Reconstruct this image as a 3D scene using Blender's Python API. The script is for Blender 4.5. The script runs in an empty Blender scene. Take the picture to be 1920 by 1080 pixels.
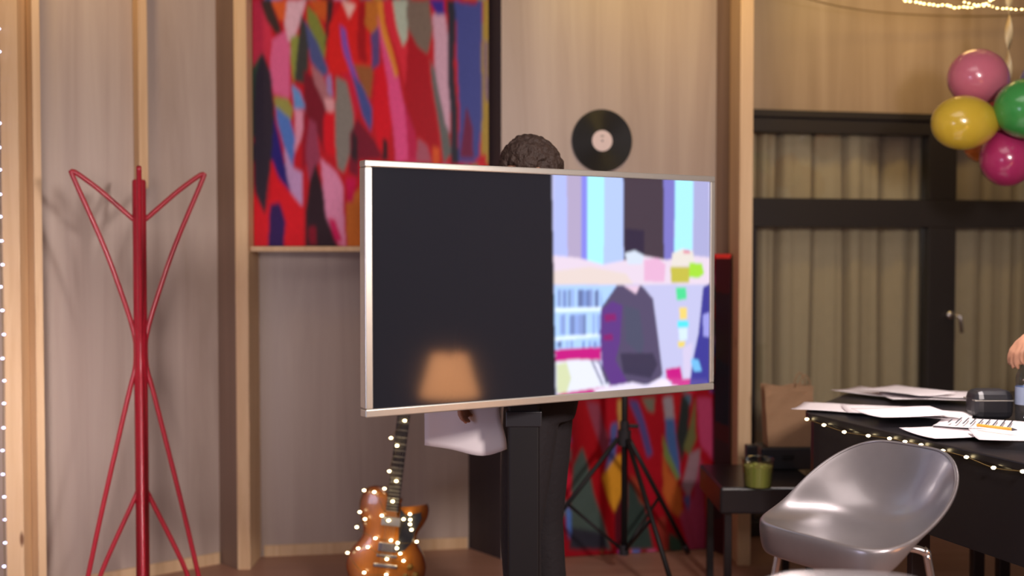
import bpy, bmesh, math, random
import numpy as np
from mathutils import Vector, Matrix, Euler
from mathutils.noise import noise as mnoise
R = math.radians
PI = math.pi
C = bpy.context.scene.collection
scn = bpy.context.scene
random.seed(7)

# ------------------------------------------------------------------ camera
F, EYE = 2050.0, 1.45
PITCH = math.atan(63 / F)
cam = bpy.data.cameras.new('camera')
cam.sensor_width = 36
cam.lens = F / 1920 * 36
cam.dof.use_dof = True
cam.dof.focus_distance = 3.3
cam.dof.aperture_fstop = 1.25
camo = bpy.data.objects.new('camera', cam)
C.objects.link(camo)
camo.location = (0, 0, EYE)
camo.rotation_euler = (PI / 2 - PITCH, 0, 0)
scn.camera = camo

# ------------------------------------------------------------------ world, exposure, lights
scn.view_settings.view_transform = 'Standard'
scn.view_settings.look = 'None'
scn.view_settings.gamma = 1
scn.view_settings.exposure = 0.3
w = bpy.data.worlds.new('world')
scn.world = w
w.use_nodes = True
w.node_tree.nodes['Background'].inputs[0].default_value = (0.62, 0.60, 0.78, 1)
w.node_tree.nodes['Background'].inputs[1].default_value = 0.10


def area(name, loc, target, size, power, color, size_y=None, spread=180):
    l = bpy.data.lights.new(name, 'AREA')
    l.energy = power
    l.color = color
    l.size = size
    l.spread = R(spread)
    if size_y:
        l.shape = 'RECTANGLE'
        l.size_y = size_y
    o = bpy.data.objects.new(name, l)
    C.objects.link(o)
    o.location = loc
    d = Vector(target) - Vector(loc)
    o.rotation_euler = d.to_track_quat('-Z', 'Y').to_euler()
    return o


area('key_softbox', (1.3, 1.2, 2.0), (-1.5, 5.0, 1.1), 0.26, 58, (1.0, 0.87, 0.82))
area('second_softbox', (0.2, -0.8, 2.5), (0.3, 5.0, 1.3), 0.7, 17, (1.0, 0.86, 0.84))
area('blue_low_fill', (-1.9, 0.6, 1.2), (-0.6, 5.0, 0.4), 0.8, 15, (0.72, 0.72, 1.0))  # added fill, tints the lower walls blue; no real panel
area('ceiling_spot_centre', (0.75, 4.35, 3.1), (0.72, 5.4, 2.5), 0.25, 3.2, (1.0, 0.68, 0.16), spread=120)
area('ceiling_spot_left', (-1.75, 3.9, 3.1), (-1.7, 5.0, 2.6), 0.25, 3, (1.0, 0.68, 0.28), spread=120)
area('ceiling_spot_right', (2.2, 4.7, 3.1), (2.2, 5.9, 2.5), 0.3, 3.8, (1.0, 0.66, 0.22), spread=120)
area('left_wall_fill', (-0.7, 0.2, 1.4), (-2.15, 4.7, 0.75), 0.7, 5.5, (1.0, 0.86, 0.84), spread=34)  # added fill that lifts the left wall, not a real softbox
area('desk_fill', (1.75, 3.7, 3.1), (1.65, 3.6, 0.9), 0.3, 5, (1.0, 0.88, 0.86), spread=50)  # added fill to brighten the papers, no real spot
area('ceiling_fill', (0.6, 2.4, 3.15), (0.6, 2.6, 0), 1.6, 17, (1.0, 0.90, 0.87))  # added overhead fill for general ambient light


# ------------------------------------------------------------------ pixel helpers (tracing measurements)
def ray(px, py):
    cx, cy = (px - 960) / F, (540 - py) / F
    ca, sa = math.cos(PITCH), math.sin(PITCH)
    return Vector((cx, ca + cy * sa, -sa + cy * ca))


def at(px, py, Y):
    d = ray(px, py)
    return Vector((0, 0, EYE)) + d * (Y / d.y)


def onz(px, py, z):
    d = ray(px, py)
    return Vector((0, 0, EYE)) + d * ((z - EYE) / d.z)


def project(P):
    """world points (n,3) -> traced frame coordinates"""
    ca, sa = math.cos(PITCH), math.sin(PITCH)
    x = P[:, 0]
    y = P[:, 1]
    z = P[:, 2] - EYE
    fw = y * ca - z * sa
    up = y * sa + z * ca
    return 960 + F * x / fw, 540 - F * up / fw


# ------------------------------------------------------------------ materials
def s2l(c):
    return tuple(((v / 255) / 12.92 if v / 255 <= 0.04045 else ((v / 255 + 0.055) / 1.055) ** 2.4) for v in c)


def mat(name, col, rough=0.5, metal=0.0, emit=None, estr=0, coat=0, alpha=None, trans=0, sheen=0, spec=None, noise=None, bump=None):
    m = bpy.data.materials.new(name)
    m.use_nodes = True
    nt = m.node_tree
    b = nt.nodes['Principled BSDF']
    b.inputs['Base Color'].default_value = (*col, 1)
    b.inputs['Roughness'].default_value = rough
    b.inputs['Metallic'].default_value = metal
    b.inputs['Coat Weight'].default_value = coat
    b.inputs['Coat Roughness'].default_value = 0.08
    b.inputs['Transmission Weight'].default_value = trans
    b.inputs['Sheen Weight'].default_value = sheen
    if spec is not None:
        b.inputs['Specular IOR Level'].default_value = spec
    if emit:
        b.inputs['Emission Color'].default_value = (*emit, 1)
        b.inputs['Emission Strength'].default_value = estr
    tc = nt.nodes.new('ShaderNodeTexCoord')
    amt, sc = noise if noise else (0.06, 30)
    n = nt.nodes.new('ShaderNodeTexNoise')
    n.inputs['Scale'].default_value = sc
    n.inputs['Detail'].default_value = 4
    nt.links.new(tc.outputs['Object'], n.inputs['Vector'])
    mx = nt.nodes.new('ShaderNodeMix')
    mx.data_type = 'RGBA'
    mx.inputs[6].default_value = (*[max(0, v * (1 - amt)) for v in col], 1)
    mx.inputs[7].default_value = (*[min(1, v * (1 + amt)) for v in col], 1)
    nt.links.new(n.outputs['Fac'], mx.inputs[0])
    nt.links.new(mx.outputs[2], b.inputs['Base Color'])
    if bump:
        bp = nt.nodes.new('ShaderNodeBump')
        bp.inputs['Strength'].default_value = bump[0]
        bp.inputs['Distance'].default_value = 0.01
        n2 = nt.nodes.new('ShaderNodeTexNoise')
        n2.inputs['Scale'].default_value = bump[1]
        nt.links.new(tc.outputs['Object'], n2.inputs['Vector'])
        nt.links.new(n2.outputs['Fac'], bp.inputs['Height'])
        nt.links.new(bp.outputs['Normal'], b.inputs['Normal'])
    return m


def wood(name, stops, rough=0.55, vec=(9, 9, 0.7), knots=False, scale=1.0):
    m = bpy.data.materials.new(name)
    m.use_nodes = True
    nt = m.node_tree
    b = nt.nodes['Principled BSDF']
    b.inputs['Roughness'].default_value = rough
    tc = nt.nodes.new('ShaderNodeTexCoord')
    mp = nt.nodes.new('ShaderNodeMapping')
    mp.inputs['Scale'].default_value = vec
    nt.links.new(tc.outputs['Object'], mp.inputs[0])
    n = nt.nodes.new('ShaderNodeTexNoise')
    n.inputs['Scale'].default_value = scale
    n.inputs['Detail'].default_value = 7
    n.inputs['Roughness'].default_value = 0.6
    n.inputs['Distortion'].default_value = 0.8
    nt.links.new(mp.outputs[0], n.inputs['Vector'])
    r = nt.nodes.new('ShaderNodeValToRGB')
    r.color_ramp.elements.remove(r.color_ramp.elements[1])
    for i, (p, c) in enumerate(stops):
        e = r.color_ramp.elements[0] if i == 0 else r.color_ramp.elements.new(p)
        e.position = p
        e.color = (*c, 1)
    nt.links.new(n.outputs['Fac'], r.inputs[0])
    out = r.outputs[0]
    if knots:
        v = nt.nodes.new('ShaderNodeTexVoronoi')
        v.inputs['Scale'].default_value = 2.0
        mp2 = nt.nodes.new('ShaderNodeMapping')
        mp2.inputs['Scale'].default_value = (3, 3, 0.9)
        nt.links.new(tc.outputs['Object'], mp2.inputs[0])
        nt.links.new(mp2.outputs[0], v.inputs['Vector'])
        kr = nt.nodes.new('ShaderNodeMapRange')
        kr.inputs[1].default_value = 0.03
        kr.inputs[2].default_value = 0.07
        nt.links.new(v.outputs['Distance'], kr.inputs[0])
        mx = nt.nodes.new('ShaderNodeMix')
        mx.data_type = 'RGBA'
        mx.inputs[6].default_value = (0.16, 0.07, 0.03, 1)
        nt.links.new(kr.outputs[0], mx.inputs[0])
        nt.links.new(out, mx.inputs[7])
        out = mx.outputs[2]
    nt.links.new(out, b.inputs['Base Color'])
    return m


def painted(name, rough=0.45, emission=False, gain=1.0, estr=1.0):
    m = bpy.data.materials.new(name)
    m.use_nodes = True
    nt = m.node_tree
    b = nt.nodes['Principled BSDF']
    b.inputs['Roughness'].default_value = rough
    if not emission: b.inputs['Specular IOR Level'].default_value = 0.12
    a = nt.nodes.new('ShaderNodeVertexColor')
    a.layer_name = 'paint'
    if emission:
        b.inputs['Base Color'].default_value = (0.012, 0.013, 0.018, 1)
        nt.links.new(a.outputs[0], b.inputs['Emission Color'])
        b.inputs['Emission Strength'].default_value = estr
    else:
        n = nt.nodes.new('ShaderNodeTexNoise')
        n.inputs['Scale'].default_value = 60
        mr = nt.nodes.new('ShaderNodeMapRange')
        mr.inputs[3].default_value = 0.88 * gain
        mr.inputs[4].default_value = 1.12 * gain
        nt.links.new(n.outputs['Fac'], mr.inputs[0])
        vm = nt.nodes.new('ShaderNodeVectorMath')
        vm.operation = 'SCALE'
        nt.links.new(a.outputs[0], vm.inputs[0])
        nt.links.new(mr.outputs[0], vm.inputs['Scale'])
        nt.links.new(vm.outputs[0], b.inputs['Base Color'])
    return m


def glass_mat(name, tint=(0.95, 0.97, 0.95), refl=1.0):
    m = bpy.data.materials.new(name)
    m.use_nodes = True
    nt = m.node_tree
    for n in list(nt.nodes):
        if n.type != 'OUTPUT_MATERIAL':
            nt.nodes.remove(n)
    out = nt.nodes['Material Output']
    t = nt.nodes.new('ShaderNodeBsdfTransparent')
    t.inputs[0].default_value = (*tint, 1)
    g = nt.nodes.new('ShaderNodeBsdfGlossy')
    g.inputs['Roughness'].default_value = 0.02
    lw = nt.nodes.new('ShaderNodeLayerWeight')
    lw.inputs[0].default_value = 0.25
    f = nt.nodes.new('ShaderNodeMapRange')
    f.inputs[3].default_value = 0.04 * refl
    f.inputs[4].default_value = 0.5 * refl
    nt.links.new(lw.outputs['Facing'], f.inputs[0])
    mx = nt.nodes.new('ShaderNodeMixShader')
    nt.links.new(f.outputs[0], mx.inputs[0])
    nt.links.new(t.outputs[0], mx.inputs[1])
    nt.links.new(g.outputs[0], mx.inputs[2])
    nt.links.new(mx.outputs[0], out.inputs[0])
    return m


M = {}
M['laminate'] = wood('grey_oak_laminate', [(0.25, (0.30, 0.228, 0.19)), (0.5, (0.385, 0.305, 0.262)), (0.75, (0.45, 0.37, 0.32))], 0.45, (7, 7, 0.45))
M['header_wood'] = wood('oak_header_board', [(0.25, (0.29, 0.21, 0.14)), (0.5, (0.37, 0.275, 0.19)), (0.75, (0.43, 0.33, 0.235))], 0.4, (7, 7, 0.45))
M['pine'] = wood('pale_pine', [(0.25, (0.52, 0.33, 0.18)), (0.55, (0.62, 0.43, 0.25)), (0.8, (0.68, 0.49, 0.30))], 0.55, (22, 22, 1.2), knots=True)
M['return'] = wood('shaded_return_board', [(0.25, (0.16, 0.10, 0.075)), (0.7, (0.24, 0.155, 0.115))], 0.5, (7, 7, 0.5))  # darker brown holds the shade of returns turned away from the key
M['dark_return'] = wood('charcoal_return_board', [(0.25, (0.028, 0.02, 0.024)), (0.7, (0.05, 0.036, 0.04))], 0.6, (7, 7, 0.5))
M['floor'] = wood('brown_plank_floor', [(0.2, (0.25, 0.125, 0.085)), (0.6, (0.32, 0.17, 0.12)), (0.85, (0.37, 0.21, 0.15))], 0.45, (0.9, 8, 8))
M['ceiling'] = mat('ceiling_paint', (0.32, 0.29, 0.27), 0.9)
M['plaster'] = mat('plaster_wall', (0.36, 0.33, 0.33), 0.9)
M['red_paint'] = mat('crimson_lacquer', (0.34, 0.008, 0.022), 0.4, coat=0.2)
M['black_metal'] = mat('black_metal', (0.010, 0.009, 0.010), 0.5, spec=0.3)
M['black_frame'] = mat('black_aluminium', (0.022, 0.018, 0.017), 0.45)
M['black_desk'] = mat('black_lacquer', (0.010, 0.009, 0.011), 0.3)
M['dark_plastic'] = mat('dark_plastic', (0.02, 0.02, 0.024), 0.35)
M['silver'] = mat('brushed_silver', (0.55, 0.53, 0.475), 0.35, 0.75)
M['chrome'] = mat('chrome', (0.6, 0.58, 0.58), 0.22, 0.95)
M['shell'] = mat('pearl_grey_plastic', (0.24, 0.22, 0.225), 0.3, 0.6, coat=0.3)
M['paper'] = mat('white_paper', (0.80, 0.74, 0.75), 0.75, noise=(0.02, 8))
M['kraft'] = mat('kraft_paper', (0.33, 0.19, 0.10), 0.8, noise=(0.12, 14), bump=(0.25, 12))
M['curtain'] = mat('beige_curtain', (0.53, 0.42, 0.285), 0.9, noise=(0.05, 20))
M['glass'] = glass_mat('window_glass')
M['bottle'] = glass_mat('bottle_plastic', (0.82, 0.88, 0.97))
M['blue_cap'] = mat('blue_cap', (0.03, 0.08, 0.45), 0.4)
M['skin'] = mat('skin', (0.44, 0.22, 0.135), 0.5, noise=(0.08, 25))
M['hair'] = mat('dark_brown_hair', (0.035, 0.018, 0.012), 0.7, noise=(0.4, 60), bump=(0.8, 90))
M['black_cloth'] = mat('black_cloth', (0.014, 0.012, 0.014), 0.9, bump=(0.3, 200))
M['trousers'] = mat('charcoal_trousers', (0.014, 0.011, 0.014), 0.85, bump=(0.3, 60))
M['grey_cloth'] = mat('grey_cloth', (0.10, 0.10, 0.12), 0.9, bump=(0.3, 200))
M['shoe'] = mat('shoe_leather', (0.02, 0.018, 0.018), 0.5)
M['eye'] = mat('eye_white', (0.7, 0.68, 0.65), 0.2)
M['vinyl'] = mat('black_vinyl', (0.008, 0.008, 0.009), 0.42, spec=0.3)
M['label'] = mat('pale_record_label', (0.66, 0.55, 0.56), 0.6)
M['warm_bulb'] = mat('warm_bulb', (1, 0.85, 0.5), 0.4, emit=(1.0, 0.78, 0.42), estr=10)
M['rope_bulb'] = mat('yellow_bulb', (1, 0.8, 0.4), 0.4, emit=(1.0, 0.72, 0.28), estr=5)
M['cool_bulb'] = mat('cool_bulb', (0.8, 0.85, 1), 0.4, emit=(0.60, 0.62, 1.0), estr=4)
M['wire'] = mat('copper_wire', (0.22, 0.15, 0.05), 0.4, 0.5)
M['orange'] = mat('orange_pencil', (0.75, 0.32, 0.03), 0.45)
M['lime'] = mat('lime_drink', (0.27, 0.27, 0.06), 0.5)
M['cup'] = glass_mat('clear_cup', (0.9, 0.93, 0.86))
M['ribbon'] = mat('cream_ribbon', (0.75, 0.62, 0.36), 0.35)
M['ink'] = mat('printed_ink', (0.05, 0.05, 0.06), 0.8)


# ------------------------------------------------------------------ object helpers
def tag(o, label=None, cat=None, group=None, kind=None):
    if label: o['label'] = label
    if cat: o['category'] = cat
    if group: o['group'] = group
    if kind: o['kind'] = kind
    return o


def empty(name, loc, label, cat, rotz=0, group=None):
    o = bpy.data.objects.new(name, None)
    o.empty_display_size = 0.05
    C.objects.link(o)
    o.location = loc
    o.rotation_euler = (0, 0, rotz)
    return tag(o, label, cat, group)


def obj(name, bm, m, parent=None, smooth=False, bevel=0, label=None):
    bmesh.ops.recalc_face_normals(bm, faces=bm.faces)
    me = bpy.data.meshes.new(name)
    bm.to_mesh(me)
    bm.free()
    for mm in (m if isinstance(m, (list, tuple)) else [m]):
        me.materials.append(mm)
    if smooth:
        for p in me.polygons: p.use_smooth = True
    o = bpy.data.objects.new(name, me)
    C.objects.link(o)
    if parent: o.parent = parent
    if bevel:
        b = o.modifiers.new('bevel', 'BEVEL')
        b.width = bevel
        b.segments = 3
        b.limit_method = 'ANGLE'
        b.angle_limit = R(40)
    if label: o['label'] = label
    return o


def struct(name, bm, m, **k):
    return tag(obj(name, bm, m, **k), kind='structure')


def nb(): return bmesh.new()


def box(bm, c, s, rot=None, mi=0):
    mx = Matrix.Translation(c)
    if rot: mx = mx @ Euler(rot).to_matrix().to_4x4()
    mx = mx @ Matrix.Diagonal((s[0], s[1], s[2], 1))
    r = bmesh.ops.create_cube(bm, size=1, matrix=mx)
    for v in r['verts']:
        for f in v.link_faces: f.material_index = mi
    return bm


def prism(bm, plan, z0, z1, mi=0):
    lo = [bm.verts.new((p[0], p[1], z0)) for p in plan]
    hi = [bm.verts.new((p[0], p[1], z1)) for p in plan]
    n = len(plan)
    fs = [bm.faces.new(lo[::-1]), bm.faces.new(hi)]
    for i in range(n):
        fs.append(bm.faces.new((lo[i], lo[(i + 1) % n], hi[(i + 1) % n], hi[i])))
    for f in fs: f.material_index = mi
    return bm


def slab(bm, a, b, z0, z1, th, mi=0):
    """board standing on line a->b (plan), thickness th behind the line (away from the camera)"""
    a, b = Vector(a), Vector(b)
    d = (b - a).normalized()
    n = Vector((-d.y, d.x)) * th
    return prism(bm, [a, b, b + n, a + n], z0, z1, mi)


def tube(bm, pts, r, seg=10, closed=False, mi=0, caps=True):
    pts = [Vector(p) for p in pts]
    n = len(pts)
    rr = r if isinstance(r, (list, tuple)) else [r] * n
    rings = []
    prev = None
    for i, p in enumerate(pts):
        if closed:
            t = (pts[(i + 1) % n] - pts[i - 1]).normalized()
        else:
            t = (pts[min(i + 1, n - 1)] - pts[max(i - 1, 0)]).normalized()
        if prev is None:
            u = t.orthogonal().normalized()
        else:
            u = (prev - t * prev.dot(t))
            u = u.normalized() if u.length > 1e-6 else t.orthogonal().normalized()
        prev = u
        v = t.cross(u)
        rings.append([bm.verts.new(p + (u * math.cos(2 * PI * k / seg) + v * math.sin(2 * PI * k / seg)) * rr[i]) for k in range(seg)])
    for i in range(n if closed else n - 1):
        a, b = rings[i], rings[(i + 1) % n]
        for k in range(seg):
            f = bm.faces.new((a[k], a[(k + 1) % seg], b[(k + 1) % seg], b[k]))
            f.material_index = mi
    if caps and not closed:
        bm.faces.new(rings[0][::-1]).material_index = mi
        bm.faces.new(rings[-1]).material_index = mi
    return bm


def lathe(bm, prof, seg=32, mx=None, mi=0):
    mx = mx or Matrix.Identity(4)
    rings = []
    for r, z in prof:
        if r < 1e-6:
            rings.append([bm.verts.new(mx @ Vector((0, 0, z)))])
        else:
            rings.append([bm.verts.new(mx @ Vector((r * math.cos(2 * PI * k / seg), r * math.sin(2 * PI * k / seg), z))) for k in range(seg)])
    for a, b in zip(rings[:-1], rings[1:]):
        if len(a) == 1 and len(b) == 1: continue
        for k in range(seg):
            k2 = (k + 1) % seg
            if len(a) == 1: f = bm.faces.new((a[0], b[k2], b[k]))
            elif len(b) == 1: f = bm.faces.new((a[k], a[k2], b[0]))
            else: f = bm.faces.new((a[k], a[k2], b[k2], b[k]))
            f.material_index = mi
    return bm


def sphere(bm, c, r, seg=12, sc=(1, 1, 1), rot=None, mi=0):
    mx = Matrix.Translation(c)
    if rot is not None: mx = mx @ rot
    mx = mx @ Matrix.Diagonal((sc[0], sc[1], sc[2], 1))
    q = bmesh.ops.create_uvsphere(bm, u_segments=seg, v_segments=max(6, seg * 2 // 3), radius=r, matrix=mx)
    for v in q['verts']:
        for f in v.link_faces: f.material_index = mi
    return bm


def spline(pts, n=8):
    """catmull-rom through pts"""
    P = [Vector(p) for p in pts]
    P = [P[0] * 2 - P[1]] + P + [P[-1] * 2 - P[-2]]
    out = []
    for i in range(1, len(P) - 2):
        for k in range(n):
            t = k / n
            a, b, c, d = P[i - 1], P[i], P[i + 1], P[i + 2]
            out.append(0.5 * ((2 * b) + (c - a) * t + (2 * a - 5 * b + 4 * c - d) * t * t + (3 * b - a - 3 * c + d) * t ** 3))
    out.append(P[-2])
    return out


def paint_plane(name, a, b, z0, z1, th, step, m, colour_fn, parent=None, blur=(0, 0)):
    """a board (plan a->b) whose front carries a painted pattern as a colour attribute"""
    a, b = Vector((*a, 0)), Vector((*b, 0))
    L = (b - a).length
    nx = max(2, int(L / step)); nz = max(2, int((z1 - z0) / step))
    d = (b - a) / nx
    n = Vector((-(b - a).y, (b - a).x, 0)).normalized() * th
    us = np.linspace(0, 1, nx + 1); vs = np.linspace(0, 1, nz + 1)
    U, V = np.meshgrid(us, vs)
    front = np.stack([a.x + (b.x - a.x) * U, a.y + (b.y - a.y) * U, z0 + (z1 - z0) * V], -1).reshape(-1, 3)
    cols = colour_fn(front)
    if blur[0]:
        G_ = cols.reshape(nz + 1, nx + 1, 3)
        for ax, r_ in ((1, blur[0]), (0, blur[1])):
            for _ in range(2):
                pad = [(0, 0)] * 3; pad[ax] = (r_, r_)
                E = np.pad(G_, pad, mode='edge')
                G_ = sum(np.take(E, range(k, k + G_.shape[ax]), axis=ax) for k in range(2 * r_ + 1)) / (2 * r_ + 1)
        cols = G_.reshape(-1, 3)
    W = nx + 1
    faces = []
    for j in range(nz):
        for i in range(nx):
            q = j * W + i
            faces.append((q, q + 1, q + 1 + W, q + W))
    N = len(front)
    back = np.array([[a.x + n.x, a.y + n.y, z0], [b.x + n.x, b.y + n.y, z0], [b.x + n.x, b.y + n.y, z1], [a.x + n.x, a.y + n.y, z1]])
    allv = np.vstack([front, back])
    faces.append((N, N + 3, N + 2, N + 1))
    faces.append(tuple([i for i in range(W)][::-1]) + (N, N + 1))
    faces.append(tuple([nz * W + i for i in range(W)]) + (N + 2, N + 3))
    faces.append(tuple([j * W for j in range(nz + 1)]) + (N + 3, N))
    faces.append(tuple([j * W + nx for j in range(nz + 1)][::-1]) + (N + 1, N + 2))
    me = bpy.data.meshes.new(name)
    me.from_pydata(allv.tolist(), [], faces)
    ca = me.color_attributes.new('paint', 'FLOAT_COLOR', 'POINT')
    c4 = np.ones((N + 4, 4), dtype=np.float32)
    c4[:N, :3] = cols
    c4[N:, :3] = cols.mean(0)
    ca.data.foreach_set('color', c4.ravel())
    me.materials.append(m)
    me.update()
    o = bpy.data.objects.new(name, me)
    C.objects.link(o)
    if parent: o.parent = parent
    return o


def inpoly(x, y, poly):
    r = np.zeros(x.shape, bool)
    n = len(poly)
    for i in range(n):
        x1, y1 = poly[i]; x2, y2 = poly[(i + 1) % n]
        if y1 == y2: continue
        c = ((y1 > y) != (y2 > y)) & (x < (x2 - x1) * (y - y1) / (y2 - y1) + x1)
        r ^= c
    return r


# ------------------------------------------------------------------ the room
bm = nb(); box(bm, (0.3, 2.2, -0.05), (7.4, 8.6, 0.1)); struct('floor', bm, M['floor'])
bm = nb(); box(bm, (0.3, 2.2, 3.25), (7.4, 8.6, 0.1)); struct('ceiling', bm, M['ceiling'])
bm = nb(); box(bm, (-2.75, 1.0, 1.6), (0.1, 6.2, 3.2)); struct('wall_left', bm, M['plaster'])
bm = nb(); box(bm, (3.35, 2.0, 1.6), (0.1, 8.2, 3.2)); struct('wall_right', bm, M['plaster'])
bm = nb(); box(bm, (0.3, -2.05, 1.6), (6.2, 0.1, 3.2)); struct('wall_front', bm, M['plaster'])

LW = ((-2.72, 4.03), (-1.372, 5.095))
bm = nb(); slab(bm, *LW, 0, 3.2, 0.05); struct('wall_panelled', bm, M['laminate'])
bm = nb(); slab(bm, (-1.372, 5.095), (-1.262, 4.99), 0, 3.2, 0.04); struct('wall_alcove_side', bm, M['return'])
bm = nb(); slab(bm, (-1.262, 5.2), (-0.214, 5.36), 0, 3.2, 0.05); struct('wall_alcove', bm, M['laminate'])
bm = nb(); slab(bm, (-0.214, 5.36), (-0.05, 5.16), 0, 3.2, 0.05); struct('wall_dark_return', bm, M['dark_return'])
bm = nb(); slab(bm, (-0.05, 5.16), (1.0, 5.38), 0, 3.2, 0.05); struct('wall_back', bm, M['laminate'])
bm = nb(); slab(bm, (1.0, 5.38), (1.046, 5.285), 0, 3.2, 0.05); struct('wall_right_return', bm, M['return'])
bm = nb(); slab(bm, (1.116, 5.298), (1.14, 5.56), 0, 3.2, 0.03); struct('wall_post_cheek', bm, M['laminate'])

# pine baseboards
def baseboard(name, a, b, h=0.055, t=0.014):
    a, b = Vector(a), Vector(b)
    d = (b - a).normalized(); n = Vector((d.y, -d.x)) * t
    bm = nb(); prism(bm, [a, b, b + n, a + n], 0, h)
    return struct(name, bm, M['pine'], bevel=0.003)
baseboard('baseboard_left', (-2.70, 4.045), (-1.375, 5.09))
baseboard('baseboard_alcove', (-1.19, 5.21), (-0.22, 5.357))

# pine posts of the stud frame
def post(name, x0, x1, y0, y1, z0=0, z1=3.2, sk=0):
    bm = nb(); prism(bm, [(x0, y0), (x1, y0 + sk), (x1, y1 + sk), (x0, y1)], z0, z1)
    return struct(name, bm, M['pine'], bevel=0.003)
post('trim_1', -1.262, -1.203, 4.985, 5.2)
xa = at(1386, 477, 5.05).x; xb = at(1411, 477, 5.05).x
post('trim_2', xa, xb, 5.05, 5.295)
# left edge: a doubled post turned with the wall
bm = nb(); prism(bm, [(at(4, 477, 4.42).x, 4.42), (at(37, 477, 4.42).x, 4.42), (at(37, 477, 4.42).x, 4.50), (at(4, 477, 4.42).x, 4.5)], 0, 3.2)
struct('trim_3', bm, M['pine'], bevel=0.003)
bm = nb(); prism(bm, [(at(41, 477, 4.56).x, 4.56), (at(65, 477, 4.45).x, 4.45), (at(80, 477, 4.47).x, 4.47), (at(58, 477, 4.58).x, 4.58)], 0, 3.2)
struct('trim_4', bm, M['pine'], bevel=0.002)
# batten over the panel joint behind the coat rack, ends at the rack's top
pw = at(270, 477, 4.86)
bm = nb(); prism(bm, [(at(250, 477, 4.86).x, 4.87), (at(263, 477, 4.80).x, 4.80), (at(280, 477, 4.83).x, 4.83), (at(274, 477, 4.9).x, 4.89)], 1.74, 3.2)
struct('trim_5', bm, M['pine'], bevel=0.002)
# rail carrying the upper painting
bm = nb(); prism(bm, [(-1.203, 5.03), (-0.10, 5.135), (-0.13, 5.34), (-1.203, 5.19)], 1.463, 1.487)
struct('trim_6', bm, M['pine'], bevel=0.002)

# ------------------------------------------------------------------ window wall
A = Vector((1.13, 5.57)); B = Vector((3.32, 6.03))
def wpt(px):
    """plan point on the window wall seen at frame column px"""
    k = (px - 960) / F
    d = B - A
    # A + t d : x = k y
    t = (k * A.y - A.x) / (d.x - k * d.y)
    return A + d * t
wd = (B - A).normalized(); wn = Vector((-wd.y, wd.x))
def wz(px, py):
    return at(px, py, wpt(px).y).z
bm = nb(); slab(bm, A, B, wz(1410, 207), 3.2, 0.10); struct('wall_window_header', bm, M['header_wood'])
win = empty('window_1', (A.x, A.y, 0), None, None); tag(win, kind='structure')
def wbar(bm, p, q, z0, z1, front=0.03, back=0.05):
    p = p - wn * front; q = q - wn * front
    slab(bm, p - A, q - A, z0, z1, front + back)
zA = wz(1410, 207)
m0, m1 = wpt(1735), wpt(1786)
bm = nb()
wbar(bm, A, B, zA - 0.035, zA + 0.002, 0.045)
wbar(bm, A, B, wz(1410, 247), zA - 0.036)
wbar(bm, A, B, wz(1410, 425), wz(1410, 371))
wbar(bm, m0, m1, 0.0, wz(1410, 425)); wbar(bm, m0, m1, wz(1410, 371), wz(1410, 247))
wbar(bm, A, wpt(1416), 0.0, wz(1410, 425), 0.02)
wbar(bm, A, B, 0.0, 0.08)
obj('frame', bm, M['black_frame'], win, bevel=0.004)
for (p, q, z0, z1) in ((A, m0, wz(1410, 371), wz(1410, 247)), (m1, B, wz(1410, 371), wz(1410, 247)), (A, m0, 0.08, wz(1410, 425)), (m1, B, 0.08, wz(1410, 425))):
    bm = nb(); slab(bm, p + wn * 0.01 - A, q + wn * 0.01 - A, z0, z1, 0.006); obj('pane', bm, M['glass'], win)
# door handle on the upright
hp = wpt(1774); hz = wz(1774, 590)
bm = nb(); c = Vector((*(hp - wn * 0.045 - A), hz))
lathe(bm, [(0, -0.012), (0.022, -0.012), (0.022, 0.004), (0, 0.004)], 20, Matrix.Translation(c) @ Matrix.Rotation(PI / 2, 4, 'X'))
tube(bm, [c, c + Vector((0, -0.04, 0)), c + Vector((0.03, -0.05, -0.003)), c + Vector((0.04, -0.05, -0.09))], 0.009, 10)
obj('handle', bm, M['chrome'], win, smooth=True)
# outside wall behind the curtains
bm = nb(); slab(bm, A + wn * 0.34, B + wn * 0.34, 0, 3.2, 0.05); struct('wall_outer', bm, M['plaster'])

def curtain(name, p0, p1, seed, label, folds):
    p0, p1 = Vector(p0), Vector(p1)
    L = (p1 - p0).length
    nx, nz = 260, 24
    bm = nb()
    rnd = random.Random(seed)
    ph = [rnd.uniform(0, 6.28) for _ in range(5)]
    grid = []
    z0, z1 = 0.03, wz(1410, 247) + 0.05
    for j in range(nz + 1):
        z = z0 + (z1 - z0) * j / nz
        row = []
        for i in range(nx + 1):
            s = i / nx * L
            k = 0.55 + 0.45 * (1 - j / nz)
            off = 0
            for f in folds:
                off += 0.10 * math.exp(-((s - f - 0.008 * math.sin(z * 2 + f * 9)) / 0.014) ** 2)
            off += 0.010 * math.sin(s * 48 + ph[0] + 0.3 * math.sin(z)) * k + 0.003 * math.sin(s * 97 + ph[1]) * k + 0.012 * math.sin(s * 21 + ph[2])
            p = p0 + wd * s + wn * off
            row.append(bm.verts.new((p.x, p.y, z)))
        grid.append(row)
    for j in range(nz):
        for i in range(nx):
            bm.faces.new((grid[j][i], grid[j][i + 1], grid[j + 1][i + 1], grid[j + 1][i]))
    o = obj(name, bm, M['curtain'], smooth=True)
    sm = o.modifiers.new('thick', 'SOLIDIFY'); sm.thickness = 0.003
    return tag(o, label, 'curtain', 'curtains behind the window')
cA = A + wn * 0.12
def sof(px, base): return (wpt(px) - A).length - base
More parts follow.
